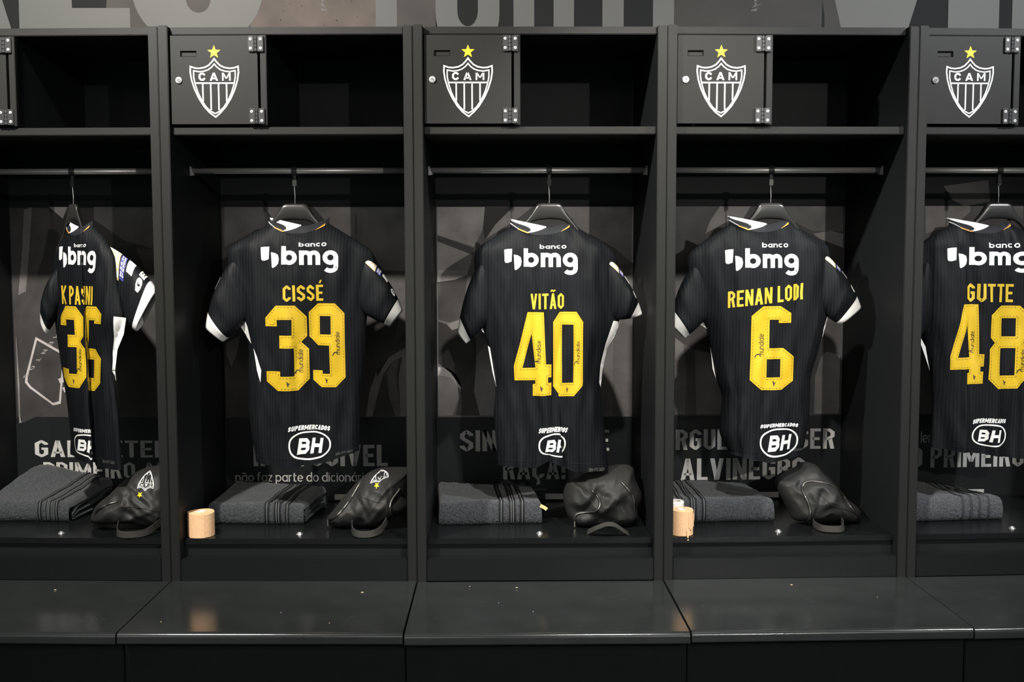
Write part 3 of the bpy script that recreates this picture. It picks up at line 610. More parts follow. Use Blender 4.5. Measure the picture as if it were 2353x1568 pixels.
    base = {0: .035, 1: .050, 2: .13, 3: .055, 4: .10}[b]
    flat([[(-.313, .842), (.316, .842), (.316, 1.5205), (-.313, 1.5205)]], .5380, 'poster_photo', tone(base), back)
    for v, q in POSTER[b]: flat(fill([q]), .5375, 'poster_photo', tone(v), back)
    tx = {0: [('GALO, ETERNO', -.257, .29, .710, .765, 'B', .40, .13), ('PRIMEIRO AMOR', -.231, .285, .640, .693, 'B', .40, .13)],
          1: [('IMPOSSÍVEL', -.226, .2105, .682, .752, 'B', .42, .155), ('não faz parte do dicionário', -.286, .152, .631, .662, 'L', .62, .10)],
          2: [('SINÔNIMO DE', -.241, .2435, .730, .799, 'B', .40, .14), ('RAÇA!', -.1017, .102, .637, .706, 'B', .40, .14)],
          3: [('ORGULHO DE SER', -.272, .2955, .731, .798, 'B', .40, .14), ('ALVINEGRO', -.2096, .1994, .6311, .7024, 'B', .40, .14)],
          4: [('ler', -.103, -.068, .747, .785, 'L', .62, .10), ('O PRIMEIRO', -.135, .246, .664, .733, 'B', .40, .14)]}[b]
    for s, x0, x1, z0, z1, kind, wd, wt in tx:
        g_ = .07 if kind == 'B' else .10
        p, W = textpolys(s, kind, wd, wt, g_); xw = 0
        for word in s.split(' '):
            p, w1 = textpolys(word, kind, wd, wt, g_); k_ = (x1-x0)/W
            flat(fit(p, w1, x0+xw*k_, x0+(xw+w1)*k_, z0, z1), .5372, 'poster_word', 'poster_text', back)
            xw += w1+g_+(wd*.55 if kind == 'B' else .32*wd)
    if b == 0:
        flat(fill([BADGE[0], BADGE[1]]), .5370, 'poster_badge_border', tone(.34), back)
        p, W = textpolys('ha', 'L', .8, .2, .06)
        c, s_ = math.cos(-1.15), math.sin(-1.15)
        flat([[(-.172+(x*c-z*s_)*.085, .965+(x*s_+z*c)*.085) for x, z in q] for q in p], .5369, 'poster_badge_print', tone(.34), back)
        p, W = textpolys('MENTOS', 'B', .5, .14, .5)
        flat([[(-.170+.0*x-.040*x/W*3.0+z*.014, 1.12-x/W*.15) for x, z in q] for q in p], .5368, 'poster_badge_print', tone(.22), back)
    if b > 0:
        flat([[(.036, .571), (.114, .571), (.114, .5895), (.036, .5895)]], .5366, 'name_plate', 'plate_silver', back)
    if b == 4:
        flat([[(-.21, .571), (-.13, .571), (-.13, .5895), (-.21, .5895)]], .5366, 'name_plate', 'plate_silver', back)
    if b == 2:
        mb = MB()
        for i in range(5):
            for k in range(3):
                y = .40+.0; z = 1.415-i*.024+k*.004
                mb.box(.3185, .3200, .388, .400, z, z+.0018)
        tag(mb.build('vent_slots', 'slot_dark', R), kind='stuff')
    return R
for b in range(5): locker(b)

# ================================================================== bench
BL = {0: 'leftmost black bench section, below the K PASINI shirt', 1: 'black bench section below the CISSÉ shirt', 2: 'middle black bench section, below the VITÃO shirt',
      3: 'black bench section below the RENAN LODI shirt', 4: 'rightmost black bench section, below the GUTTE shirt'}
def bench(b):
    R = thing('bench', b, (0, -.2, 0), BL[b], 'bench', 'bench sections in front of the lockers'); off = (0, -.2, 0)
    dzb = {0: .001, 1: .002, 2: -.001, 3: .0015, 4: 0}[b]
    prof = [(-.0008, .450), (-.30, .450), (-.455, .450)] + [(-.4605-.012*math.sin(a*math.pi/12), .438+.012*math.cos(a*math.pi/12)) for a in range(0, 7)] + [(-.4725, .425), (-.4705, .4225), (-.44, .4225), (-.44, .43), (-.0008, .43)]
    t = math.tan(TURN/2); rows = []
    for s in (-1, 1):
        rows.append([(s*(.35-.0022+t*(-y)), y, z+dzb*(1 if z > .4 else 0)) for y, z in prof])
    mb = MB(); n = len(prof); mb.grid(rows, 2, n, wrapv=True); mb.f += [tuple(range(n))[::-1], tuple(range(n, 2*n))]
    seat = mb.build('seat', 'bench_laminate', R, off, bevel=0)
    for p in seat.data.polygons: p.use_smooth = len(p.vertices) == 4
    seat.data.set_sharp_from_angle(angle=math.radians(35))
    xb = .35+.40*t-.0015
    MB().box(-xb, xb, -.415, -.395, 0.0, .430).build('front_board', 'base_black', R, off, bevel=.002)
    MB().box(-.33, .33, -.39, -.02, .405, .4298).build('underframe', 'base_black', R, off)
    # scratches in the top
    rnd = random.Random(40+b); q = MB()
    for i in range(9):
        x = rnd.uniform(-.3, .3); y = rnd.uniform(-.42, -.04); l = rnd.uniform(.005, .03); a = rnd.uniform(-.5, .9); wv = .0003
        dx, dy = math.cos(a)*l, math.sin(a)*l; z = .4502+dzb
        q.add([(x-dy/l*wv, y+dx/l*wv, z), (x+dy/l*wv, y-dx/l*wv, z), (x+dx, y+dy, z)], [(0, 1, 2)])
    tag(q.build('scratches', 'scratch', R, off, recalc=False), kind='stuff')
for b in range(5): bench(b)
CRUMBS = [(0, .055, -.10, .004), (1, .208, -.115, .0045), (2, -.069, -.075, .004), (3, .0, -.07, .004), (2, -.2, -.06, .002), (2, -.03, -.3, .0015), (1, -.27, -.38, .002), (1, .02, -.3, .0015), (1, .16, -.39, .0015), (0, -.3, -.3, .0015), (3, .2, -.2, .0012), (2, -.12, -.22, .0012)]
mb = MB()
for b, x, y, r in CRUMBS:
    p = w2(b, x, y, .4522)
    mb.add([p+Vector((math.cos(a*1.2566)*r, math.sin(a*1.2566)*r*.45, 0)) for a in range(5)]+[p+Vector((math.cos(a*1.2566)*r*.7, math.sin(a*1.2566)*r*.3, .0012)) for a in range(5)],
           [(0, 1, 6, 5), (1, 2, 7, 6), (2, 3, 8, 7), (3, 4, 9, 8), (4, 0, 5, 9), (5, 6, 7, 8, 9)])
tag(mb.build('crumbs', 'crumb'), 'tiny pale crumbs scattered over the bench top', 'crumbs', kind='stuff')

# ================================================================== jerseys
def lerp(a, b, t): return a+(b-a)*t
def sstep(t): t = min(1, max(0, t)); return t*t*(3-2*t)
def tab(T, z):
    """piecewise linear lookup of second value by first (ascending)"""
    if z <= T[0][0]: return T[0][1]
    for (a, va), (c, vc) in zip(T, T[1:]):
        if z <= c: return lerp(va, vc, (z-a)/max(1e-9, c-a))
    return T[-1][1]
def smooth_tab(T, n=3):
    """denser, softened copy of a table"""
    z0, z1 = T[0][0], T[-1][0]; N = 60; out = [(lerp(z0, z1, i/N), tab(T, lerp(z0, z1, i/N))) for i in range(N+1)]
    for _ in range(n):
        o = out[:]
        for i in range(1, N): o[i] = (out[i][0], (out[i-1][1]+2*out[i][1]+out[i+1][1])/4)
        out = o
    return out
PLEAT = {0: ([(.75, .0745), (1.0, .069), (1.2, .066), (1.46, .062)], [(.75, .078), (.92, .062), (1.1, .046), (1.25, .022), (1.38, .012), (1.45, .003)]),
         2: ([(.70, .072), (.9, .060), (1.1, .05)], [(.70, .034), (.80, .026), (.88, .014), (1.0, .0)]),
         3: ([(.7, .06), (1.5, .06)], [(1.18, .0), (1.26, .004), (1.34, .0)])}
SLOPE = {0: -.62, 1: .05, 2: -.04, 3: .07, 4: -.05}
TITLE = {0: ('K PASINI', 'black football shirt lettered K PASINI with number 36, turned and creased'), 1: ('CISSÉ', 'black football shirt lettered CISSÉ with number 39'),
         2: ('VITÃO', 'black football shirt lettered VITÃO with number 40'), 3: ('RENAN LODI', 'black football shirt lettered RENAN LODI with number 6'), 4: ('GUTTE', 'black football shirt lettered GUTTE with number 48 at the right edge')}
YC = 0.20
VALLEY = {1: (.037, .034), 3: (-.03, .015), 4: (.02, .012)}     # soft vertical creases: x, depth
class Cloth:
    def __init__(s, b):
        d = JERSEY[b]; s.b = b; s.d = d
        mono = lambda L_: sorted([(z, x) for x, z in L_])
        s.L = smooth_tab(mono(d['l']), 2); s.R = smooth_tab(mono(d['r']), 2)
        s.zt = (d['l'][-1][1]+d['r'][-1][1])/2
        s.hem = sorted(d['hem']); s.zh = sum(p[1] for p in d['hem'])/len(d['hem'])
        s.pl = PLEAT.get(b); s.xm = (d['l'][0][0]+d['r'][0][0])/2 if b != 0 else .05
        rnd = random.Random(100+b)
        s.w = [(rnd.uniform(.0016, .0034), rnd.uniform(5, 10), rnd.uniform(-1.2, 1.2), rnd.uniform(0, 6.28)) for _ in range(3)] + [(rnd.uniform(.0008, .0016), rnd.uniform(14, 22), rnd.uniform(-3, 3), rnd.uniform(0, 6.28)) for _ in range(3)]
        s.cr = [(rnd.uniform(-.13, .13), rnd.uniform(-.12, .12), rnd.uniform(.008, .016), rnd.uniform(.003, .006)*rnd.choice((-1, 1))) for _ in range(5)]
    def hid(s, u, z):
        if not s.pl: return 0, 0
        s0 = tab(s.pl[0], z); L_ = tab(s.pl[1], z)
        if L_ < 1e-4: return 0, 0
        t = (u-s0)/L_; k = sstep(t)
        return L_*k, .55*L_*k*math.exp(-max(0, u-s0-L_)/.07)
    def Ltot(s, z): return tab(s.pl[1], z) if s.pl else 0
    def lim(s, z): return tab(s.L, z), tab(s.R, z)
    def P(s, u, z, side=-1):
        h, yf = s.hid(u, z) if side < 0 else (0, 0)
        x = u-h; a, c = s.lim(z); xm = (a+c)/2; hw = (c-a)/2
        xi = max(-1, min(1, (x-xm)/hw)); tau = (z-s.zh)/(s.zt-s.zh)
        dep = tab([(0, .046), (.25, .050), (.6, .052), (.78, .050), (.9, .044), (1, .040)], tau)
        pr = (max(0, 1-abs(xi)**2.4))**.62; val = VALLEY.get(s.b)
        g = .35+.65*(1-max(0, min(1, tau)))
        yw = sum(A*math.sin(f*6.283*(x+.15*kz*(z-1))+ph) for A, f, kz, ph in s.w)*g*1.5
        yw += .0055*g*noise.noise(Vector((x*15, z*4.5, s.b*7.3)))+.0026*noise.noise(Vector((x*34+z*7, z*11, s.b*3.1+9)))
        for x0, sl, wd, am in s.cr:
            yw += am*g*math.exp(-((x-xm-x0-sl*(z-1.1))/wd)**2)
        if val: yw += val[1]*(math.exp(-abs(x-val[0])/.075)-.35)*sstep((1.33-z)/.2)
        y = YC+SLOPE[s.b]*(x-s.xm) + (-dep*pr + (yw+yf)*min(1, (1-abs(xi))*5) if side < 0 else dep*.8*pr)
        zz = z
        wv = max(0, 1-tau/.14)**2
        if wv > 0: zz += (tab(s.hem, x)-s.zh)*wv
        wn = sstep((tau-.88)/.12)
        if wn > 0: zz -= (.030 if side < 0 else .070)*(1-xi*xi)*wn
        return Vector((x, y, zz))
    def N(s, u, z):
        e = .002; a = s.P(u+e, z)-s.P(u-e, z); c = s.P(u, z+e)-s.P(u, z-e)
        n = a.cross(c)
        if n.length < 1e-12: return Vector((0, -1, 0))
        n.normalize()
        return n if n.y < 0.25 else -n
def cloth_decal(c, polys, name, material, parent, off, lift=.0011, cell=.008):
    bm = bmesh.new()
    for q in polys:
        try: bm.faces.new([bm.verts.new((p[0], p[1], 0)) for p in q])
        except Exception: pass
    if cell:
        xs = [v.co.x for v in bm.verts]; zs = [v.co.y for v in bm.verts]
        for lo, hi, no in ((min(xs), max(xs), (1, 0, 0)), (min(zs), max(zs), (0, 1, 0))):
            k = math.ceil(lo/cell)
            while k*cell < hi:
                bmesh.ops.bisect_plane(bm, geom=bm.verts[:]+bm.edges[:]+bm.faces[:], plane_co=(k*cell, k*cell, 0), plane_no=no); k += 1
    for v in bm.verts:
        p = c.P(v.co.x, v.co.y)+c.N(v.co.x, v.co.y)*lift; v.co = p-Vector(off)
    me = bpy.data.meshes.new(name); bm.to_mesh(me); bm.free(); me.materials.append(MATS[material])
    me.polygons.foreach_set('use_smooth', [True]*len(me.polygons))
    o = bpy.data.objects.new(name, me); COL.objects.link(o); o.parent = parent
    return o
def inset_dashes(loop, d, sx, sz, dash=4.2, gap=3.4, wd=1.1):
    """dashed stitch line inside a closed loop given in glyph units"""
    n = len(loop); p = [Vector(q) for q in loop]
    area = sum(p[i].x*p[(i+1) % n].y-p[(i+1) % n].x*p[i].y for i in range(n)); sg = 1 if area > 0 else -1
    ins = []
    for i in range(n):
        d0 = (p[i]-p[i-1]).normalized(); d1 = (p[(i+1) % n]-p[i]).normalized()
        n0 = Vector((-d0.y, d0.x))*sg; n1 = Vector((-d1.y, d1.x))*sg; mm = (n0+n1).normalized(); ins.append(p[i]+mm*d/max(.4, mm.dot(n0)))
    out = []
    for i in range(n):
        a, c = ins[i], ins[(i+1) % n]; l = (c-a).length; dr = (c-a).normalized(); nn = Vector((-dr.y, dr.x))*wd/2; t = gap/2
        while t+dash <= l:
            s0 = a+dr*t; s1 = a+dr*(t+dash); out.append([s0+nn, s0-nn, s1-nn, s1+nn]); t += dash+gap
    return out
BIRD = [[(-2, -6), (-.5, -6), (0, -3), (1.2, -6), (2.4, -6), (1, -2), (3, 0), (4.5, 4), (2, 1.5), (0, 2), (-.5, 5), (-2, 6), (-3.4, 4.6), (-2.4, 3), (-2.6, 0), (-1, -2)]]
SUPERS = {}
def jersey(b):
    c = Cloth(b); d = c.d
    base = (c.xm, YC, min(p[1] for p in d['hem'])); off = base
    R = thing('football_shirt', b, base, TITLE[b][1], 'shirt', 'football shirts hung in the lockers')
    NS, NT = 150, 120; rows = []; frows = []
    for j in range(NT+1):
        z = lerp(c.zh, c.zt, j/NT); a, e = c.lim(z); e2 = e+c.Ltot(z)
        # finer spacing near the silhouettes
        us = [lerp(a, e2, .5-.5*math.cos(math.pi*(.06+.88*i/NS))/math.cos(math.pi*.06)) for i in range(NS+1)]
        us[0] = a; us[-1] = e2
        rows.append([c.P(u, z) for u in us])
        rows[-1][-1] = c.P(e, z, 1)
        frows.append([c.P(lerp(a, e, i/40), z, 1) for i in range(41)])
    body = MB(); body.grid(rows, NT+1, NS+1); body.grid(frows, NT+1, 41)
    body.build('shirt_body', 'jersey_cloth', R, off, smooth=True, recalc=False)
    # hem stitching line
    zs_ = c.zh+.020; hp = []
    a, e = c.lim(zs_); e2 = e+c.Ltot(zs_)
    hl = [c.P(lerp(a+.004, e2-.004, i/80), zs_)+c.N(lerp(a+.004, e2-.004, i/80), zs_)*.0006 for i in range(81)]
    MB().tube(hl, .0005, 4).build('hem_seam', 'jersey_rib', R, off, smooth=True)
    # collar: raised band round the neck, white wedge at its left end
    zt = c.zt; a, e = c.lim(zt); e2 = e+c.Ltot(zt); NC = 40
    def col(t, h, lift=0):
        p = c.P(lerp(a, e2, t), zt); hh = .022*(1-.25*(2*t-1)**2)
        return Vector((p.x, p.y+.010*h*h-.001-lift+.012*h*abs(2*t-1), p.z+hh*h))
    MB().grid([[col(i/NC, k/5) for i in range(NC+1)] for k in range(6)], 6, NC+1).build('collar', 'jersey_rib', R, off, smooth=True, recalc=False)
    def frontc(t, h):
        p = c.P(lerp(a, e, t), zt, 1); return Vector((p.x, p.y+.004, p.z+.020*h))
    MB().grid([[frontc(i/NC, k/3) for i in range(NC+1)] for k in range(4)], 4, NC+1).build('collar_front', 'jersey_rib', R, off, smooth=True, recalc=False)
    def wedge(t0, t1, name, m_, lo, hi, lift):
        G = []
        for i in range(25):
            t = lerp(t0, t1, i/24); l, h = lo(t), hi(t); G.append([col(t, lerp(l, h, k/4), lift) for k in range(5)])
        MB().grid(G, 25, 5).build(name, m_, R, off, smooth=True, recalc=False)
    G = []
    for i in range(25):
        t = lerp(0, .57, i/24); lo = col(t, .30*max(0, 1-t/.22) if t < .25 else (t-.25)/.32*1.0, .0012); zl = lerp(col(0, 1).z+.002, zt-.004, t/.57)
        hi = Vector((lo.x, col(t, 1).y+.004, max(zl, lo.z+.0004))); G.append([lo.lerp(hi, k/5)+Vector((0, .004*math.sin(k/5*3.14)*math.sin(t*9), 0)) for k in range(6)])
    MB().grid(G, 25, 6).build('collar_white', 'jersey_white', R, off, smooth=True, recalc=False)
    wedge(.12, .30, 'collar_trim', 'jersey_orange', lambda t: .02 if t < .25 else (t-.25)/.31-.05, lambda t: .22 if t < .25 else (t-.25)/.31+.10, .0016)
    wedge(.80, .95, 'collar_trim', 'jersey_orange', lambda t: .0, lambda t: (t-.80)/.15*.35, .0014)
    # sleeves
    for side, key in ((-1, 'sl'), (1, 'sr')):
        T, A, Co, Ci = [Vector((p[0], 0, p[1])) for p in d[key]]
        yo = lambda x: YC+SLOPE[b]*(x-c.xm)*(1.0 if b else .55)
        inw = Vector((-side*.030, 0, -.012)); T2 = T+inw; A2 = A+Vector((-side*.035, 0, .004))
        rnd = random.Random(b*10+side); ph = rnd.uniform(0, 6)
        def ring(u, ex=0.0):
            k = (1-u)
            top = T2*k*k+(T+Vector((side*.030, 0, -.030)))*2*k*u*.62+(T2*.0)
            q = Vector((lerp(T.x, Co.x, .45)+side*.012, 0, lerp(T.z, Co.z, .40)+.004))
            top = T2*k*k+q*2*k*u+Co*u*u
            bot = A2.lerp(Ci, u)+Vector((0, 0, -.004*math.sin(u*math.pi)))
            cen = (top+bot)/2; mj = (top-bot)/2; th = tab([(0, .018), (.2, .034), (.6, .040), (1, .030)], u)*min(1, mj.length/.045)
            cen.y = yo(cen.x)-.006*u
            return cen, mj*(1+ex), th+ex*.03
        def sp(u, phi, lift=0.0):
            cen, mj, th = ring(u)
            wv = 1+.05*math.sin(phi*3+u*7+ph)*u+.035*math.sin(u*16+phi*2+ph)
            co, si = math.cos(phi), math.sin(phi)
            se = lambda v, n=.8: math.copysign(abs(v)**n, v)
            p = cen+mj*se(co)+Vector((0, -1, 0))*th*se(si)*wv
            if lift: p = p+(mj.normalized()*co+Vector((0, -1, 0))*si)*lift
            return p
        NU, NV = 34, 40; UC = .84
        MB().grid([[sp(UC*1.02*i/NU, 6.28318*j/NV) for j in range(NV)] for i in range(NU+1)], NU+1, NV, wrapv=True).build('sleeve', 'jersey_cloth', R, off, smooth=True, recalc=False)
        MB().grid([[sp(lerp(UC, 1.0, i/6), 6.28318*j/NV, .0012) for j in range(NV)] for i in range(7)]+[[sp(lerp(1.0, .9, i/3), 6.28318*j/NV, -.001) for j in range(NV)] for i in range(4)], 11, NV, wrapv=True).build('cuff', 'jersey_white', R, off, smooth=True, recalc=False)
        def sd(polys, u0, u1, p0, p1, name, m_, lift=.0012, n=5, flip=False):
            """flat print wrapped on the sleeve; unit square: x around, z along towards the shoulder"""
            mb = MB()
            for q in polys:
                # subdivide quads
                if len(q) == 4:
                    G = [[(lerp(lerp(q[0][0], q[1][0], i/n), lerp(q[3][0], q[2][0], i/n), k/n), lerp(lerp(q[0][1], q[1][1], i/n), lerp(q[3][1], q[2][1], i/n), k/n)) for i in range(n+1)] for k in range(n+1)]
                    mb.grid([[sp(lerp(u1, u0, z), math.radians(lerp(p0, p1, 1-x if side > 0 else x)), lift) for x, z in r] for r in G], n+1, n+1)
                else: mb.add([sp(lerp(u1, u0, z), math.radians(lerp(p0, p1, 1-x if side > 0 else x)), lift) for x, z in q], [tuple(range(len(q)))])
            return mb.build(name, m_, R, off, smooth=True, recalc=False)
        SQ = [[(0, 0), (1, 0), (1, 1), (0, 1)]]
        if side > 0 and b != 4:
            w0, w1 = (2, 82) if b == 0 else (-5, 42)
            sd(SQ, .08, .30, w0, w1, 'sleeve_patch', 'patch_gold', .0012)
            sd([[(.05, .04), (.95, .04), (.95, .96), (.05, .96)]], .08, .30, w0, w1, 'sleeve_patch', 'jersey_white', .0016)
            p, W = textpolys('SÉRIE', 'B', .55, .2, .16)
            sd(fit(p, W, .15, .85, .08, .24), .08, .30, w0, w1, 'sleeve_print', 'patch_gold', .0021, 2)
            sd(stroke(arc(.5, .58, .22, .18, -160, 160, 10), .07)+stroke([(.25, .85), (.75, .85)], .08), .08, .30, w0, w1, 'sleeve_print', 'patch_gold', .0021, 2)
            sd(SQ, .315, .41, w0+4, w1-4, 'sleeve_patch', 'patch_blue', .0012)
            p, W = textpolys('NÃO AO', 'B', .5, .17, .14); q2, W2 = textpolys('FEMINI', 'B', .5, .17, .14)
            sd(fit(p, W, .08, .92, .55, .85)+fit(q2, W2, .08, .92, .12, .42), .315, .41, w0+4, w1-4, 'sleeve_print', 'jersey_white', .0018, 2)
            sd([[(.35, 0), (1, 0), (1, 1), (.35, 1)]], .44, .56, w0, w1, 'sleeve_print', 'jersey_white', .0012)
            p, W = textpolys('GE', 'B', .75, .26, .1)
            sd(fit(p, W, .1, .98, .05, .95), .66, .78, w0-6, w1, 'sleeve_print', 'jersey_white', .0012, 2)
        if side < 0 and b == 1:
            sd(SQ, .40, .56, -10, 18, 'sleeve_print', 'jersey_white'); sd(SQ, .62, .76, -12, 10, 'sleeve_print', 'jersey_white')
    # side stripes
    for key in ('stl', 'stl2', 'str_'):
        if d.get(key): cloth_decal(c, fill([[(x+(c.Ltot(z) if key == 'str_' else 0), z) for x, z in d[key]]]), 'side_stripe', 'jersey_white', R, off, .0012, .006)
    # sponsor lettering on the shoulders
    x0, x1, z0 = d['banco']; p, W = textpolys('banco', 'L', 1.0, .17, .13); zx = z0
    cloth_decal(c, fit(p, W, x0, x1, z0, z0+(x1-x0)/W*1.22*(1.0 if b else 1.4)), 'shoulder_lettering', 'print_white', R, off)
    x0, x1, z0, z1 = d['bmg']; hx = (x1-x0); s1 = x1+(.016 if b == 0 else 0); hx = s1-x0
    p, W = textpolys('bmg', 'L', 1.0, .205, .10)
    q = fit(p, W, x0+hx*.265, s1, z0, z1)
    mk = fill([[(0, .95), (.20, 1.0), (.46, 1.02), (.42, .30), (.20, .22), (.06, .24), (.02, .32)]]) + fill([[(.55, .66), (.78, .62), (.95, .52), (1.0, .30), (.96, .08), (.84, -.06), (.66, -.16), (.60, -.12)]])
    q += [[(x0+v[0]*hx*.235, z0+v[1]*(z1-z0)*.93) for v in g] for g in mk]
    cloth_decal(c, q, 'shoulder_lettering', 'print_white', R, off)
    # player name
    x0, x1, z0, z1 = d['name']; x1 += (.02 if b == 0 else 0)
    p, W = textpolys(TITLE[b][0], 'B', .42, .145, .09)
    q = fit(p, W, x0, x1, z0, z1)
    til = {1: .02, 3: .105, 4: -.015, 2: .02}.get(b, 0)
    q = [[(v[0], v[1]+til*(v[0]-(x0+x1)/2)) for v in g] for g in q]
    cloth_decal(c, q, 'player_name', 'name_yellow', R, off)
    # number, dashed stitching, small prints
    for ch, nx0, nx1, nz0, nz1 in d['nums']:
        if b == 0 and ch == '6': nx0, nx1 = .076, .171
        sx, sz = (nx1-nx0)/100, (nz1-nz0)/200; st = []; ink = []; bird = []
        mp = lambda v: (nx0+v[0]*sx, nz0+v[1]*sz)
        cloth_decal(c, [[mp(v) for v in t] for t in fill(NUM[ch])], 'number_'+{'3': 'three', '9': 'nine', '4': 'four', '0': 'zero', '8': 'eight', '6': 'six'}[ch], 'number_yellow', R, off, .0011)
        for li, lp in enumerate(NUM[ch]):
            st += [[mp(v) for v in q] for q in inset_dashes(lp, 4.2 if li == 0 else -4.2, sx, sz)]
        p, W = textpolys('mundiale', 'L', 1.0, .105, .15)
        vx = {'3': 86, '9': 86, '4': 72, '0': 90, '8': 92, '6': 29}[ch]; vz = {'3': 36, '9': 72, '4': 72, '0': 70, '8': 34, '6': 74}[ch]; hh = 12.5; ln = 54
        for g in p: ink.append([mp((vx-v[1]*hh, vz+7+v[0]/W*ln)) for v in g])
        for g in stroke(arc(vx-12, vz+3, 7, 9, 60, 175, 8), 2.2): ink.append([mp(v) for v in g])
        bx = {'3': 52, '9': 48, '4': 74, '0': 50, '8': 42, '6': 54}[ch]; bz = {'3': 16, '9': 16, '4': 18, '0': 16, '8': 15, '6': 16}[ch]
        for t in fill([[(bx+v[0]*1.0, bz+v[1]*1.0) for v in BIRD[0]]]): bird.append([mp(v) for v in t])
        tag(cloth_decal(c, st, 'number_stitching', 'stitch', R, off, .0016, 0), kind='stuff')
        cloth_decal(c, ink, 'number_small_print', 'ink', R, off, .0017, 0)
        cloth_decal(c, bird, 'number_bird_mark', 'ink', R, off, .0017, 0)
    # lower sponsor: lettering over an oval
    x0, x1, z0, zm, z1 = d['bh']
    if b == 0: x1 = x0+.122
    if b == 2: x1 += .004
    p, W = textpolys('SUPERMERCADOS', 'B', .62, .25, .10)
    wd = x1-x0; q = fit(p, W, x0, x1-.004, zm+.004, z1-.001, .22)
    q = [[(v[0], v[1]+.004*(1-((v[0]-(x0+x1)/2)/(wd/2))**2)-.0015) for v in g] for g in q]
    cx, cz = (x0+x1)/2, (z0+zm)/2; rx, rz = wd*.475, (zm-z0)/2
    q += [[(v[0], v[1]) for v in g] for g in stroke([(cx+rx*math.copysign(abs(math.cos(t))**.85, math.cos(t)), cz+rz*math.copysign(abs(math.sin(t))**.85, math.sin(t))) for t in [math.pi*2*i/48 for i in range(48)]], .0045, True)]
    p, W = textpolys('BH', 'B', .86, .235, .12)
    q += fit(p, W, cx-rx*.66, cx+rx*.56, cz-rz*.62, cz+rz*.52, .17)
    cloth_decal(c, q, 'hem_lettering', 'print_white', R, off)
    # tiny size mark by the hem
    a, e = c.lim(.79); ex = e+c.Ltot(.79)
    p, W = textpolys('DRI-FIT/ADV', 'B', .8, .12, .25)
    if b in (0, 1, 2, 3):
        k = {0: (.125+.06, .170+.06, .772), 1: (.096, .146, .776), 2: (.150+.03, .205+.03, .746), 3: (.112, .145, .787)}[b]
        cloth_decal(c, fit(p, W, min(k[0], ex-.05), min(k[1], ex-.006), k[2], k[2]+.0075), 'hem_mark', 'tag_grey', R, off, .0011, .01)
    return c
CL = {b: jersey(b) for b in range(5)}

# ================================================================== hangers
HX = {0: .0255, 1: -.016, 2: .033, 3: -.0095, 4: -.021}
HL = {b: 'black plastic hanger holding up the %s shirt' % n for b, n in enumerate(('K PASINI', 'CISSÉ', 'VITÃO', 'RENAN LODI', 'GUTTE'))}
def hanger(b):
    hx = HX[b]; base = (hx, .20, 1.47); R = thing('hanger', b, base, HL[b], 'hanger', 'black hangers on the rails'); off = base
    zt = [(0, 1.5235), (.028, 1.5232), (.036, 1.519), (.043, 1.508), (.052, 1.493), (.064, 1.478), (.074, 1.466), (.09, 1.443), (.12, 1.422), (.17, 1.39)]
    zb = [(0, 1.4765), (.03, 1.4745), (.05, 1.468), (.065, 1.456), (.08, 1.438), (.10, 1.418), (.17, 1.375)]
    sl = SLOPE[b]*1.0; k = .44 if b == 0 else 1.0
    rows = []; N = 64
    for i in range(N+1):
        x = lerp(-.165, .165, i/N); a, c = tab(zt, abs(x)), tab(zb, abs(x)); cz, h = (a+c)/2, (a-c)/2; th = tab([(0, .012), (.05, .012), (.08, .010), (.1, .008), (.17, .006)], abs(x))
        r = []
        for j in range(20):
            t = 6.28318*j/20; se = lambda v, n: math.copysign(abs(v)**n, v)
            r.append((hx+x*k, .20+sl*x*k+th*se(math.cos(t), .6), cz+h*se(math.sin(t), .55)))
        rows.append(r)
    mb = MB(); mb.grid(rows, N+1, 20, wrapv=True); mb.f += [tuple(range(20))[::-1], tuple(N*20+i for i in range(20))]
    mb.build('hanger_body', 'hanger_plastic', R, off, smooth=True)
    MB().tube([(hx, .20, 1.520), (hx+.0005, .20, 1.545), (hx-.001, .20, 1.572), (hx-.001, .20, 1.582)], .0014, 8).build('hook_wire', 'chrome', R, off, smooth=True)
    MB().box(hx-.006, hx+.006, .194, .206, 1.574, 1.592).build('hook_socket', 'clear_plastic' if b in (1, 3) else 'ring_plastic', R, off, bevel=.0015)
    ring = [[(hx+dx, .20+(r)*math.cos(6.28318*i/24), 1.6185+(r)*math.sin(6.28318*i/24)) for i in range(24)] for dx, r in ((-.0075, .0092), (-.0075, .0135), (.0075, .0135), (.0075, .0092))]
    mb = MB(); mb.grid(ring, 4, 24, wrapu=True, wrapv=True); mb.box(hx-.004, hx+.004, .197, .203, 1.590, 1.606)
    mb.build('rail_ring', 'ring_plastic', R, off)
for b in range(5): hanger(b)
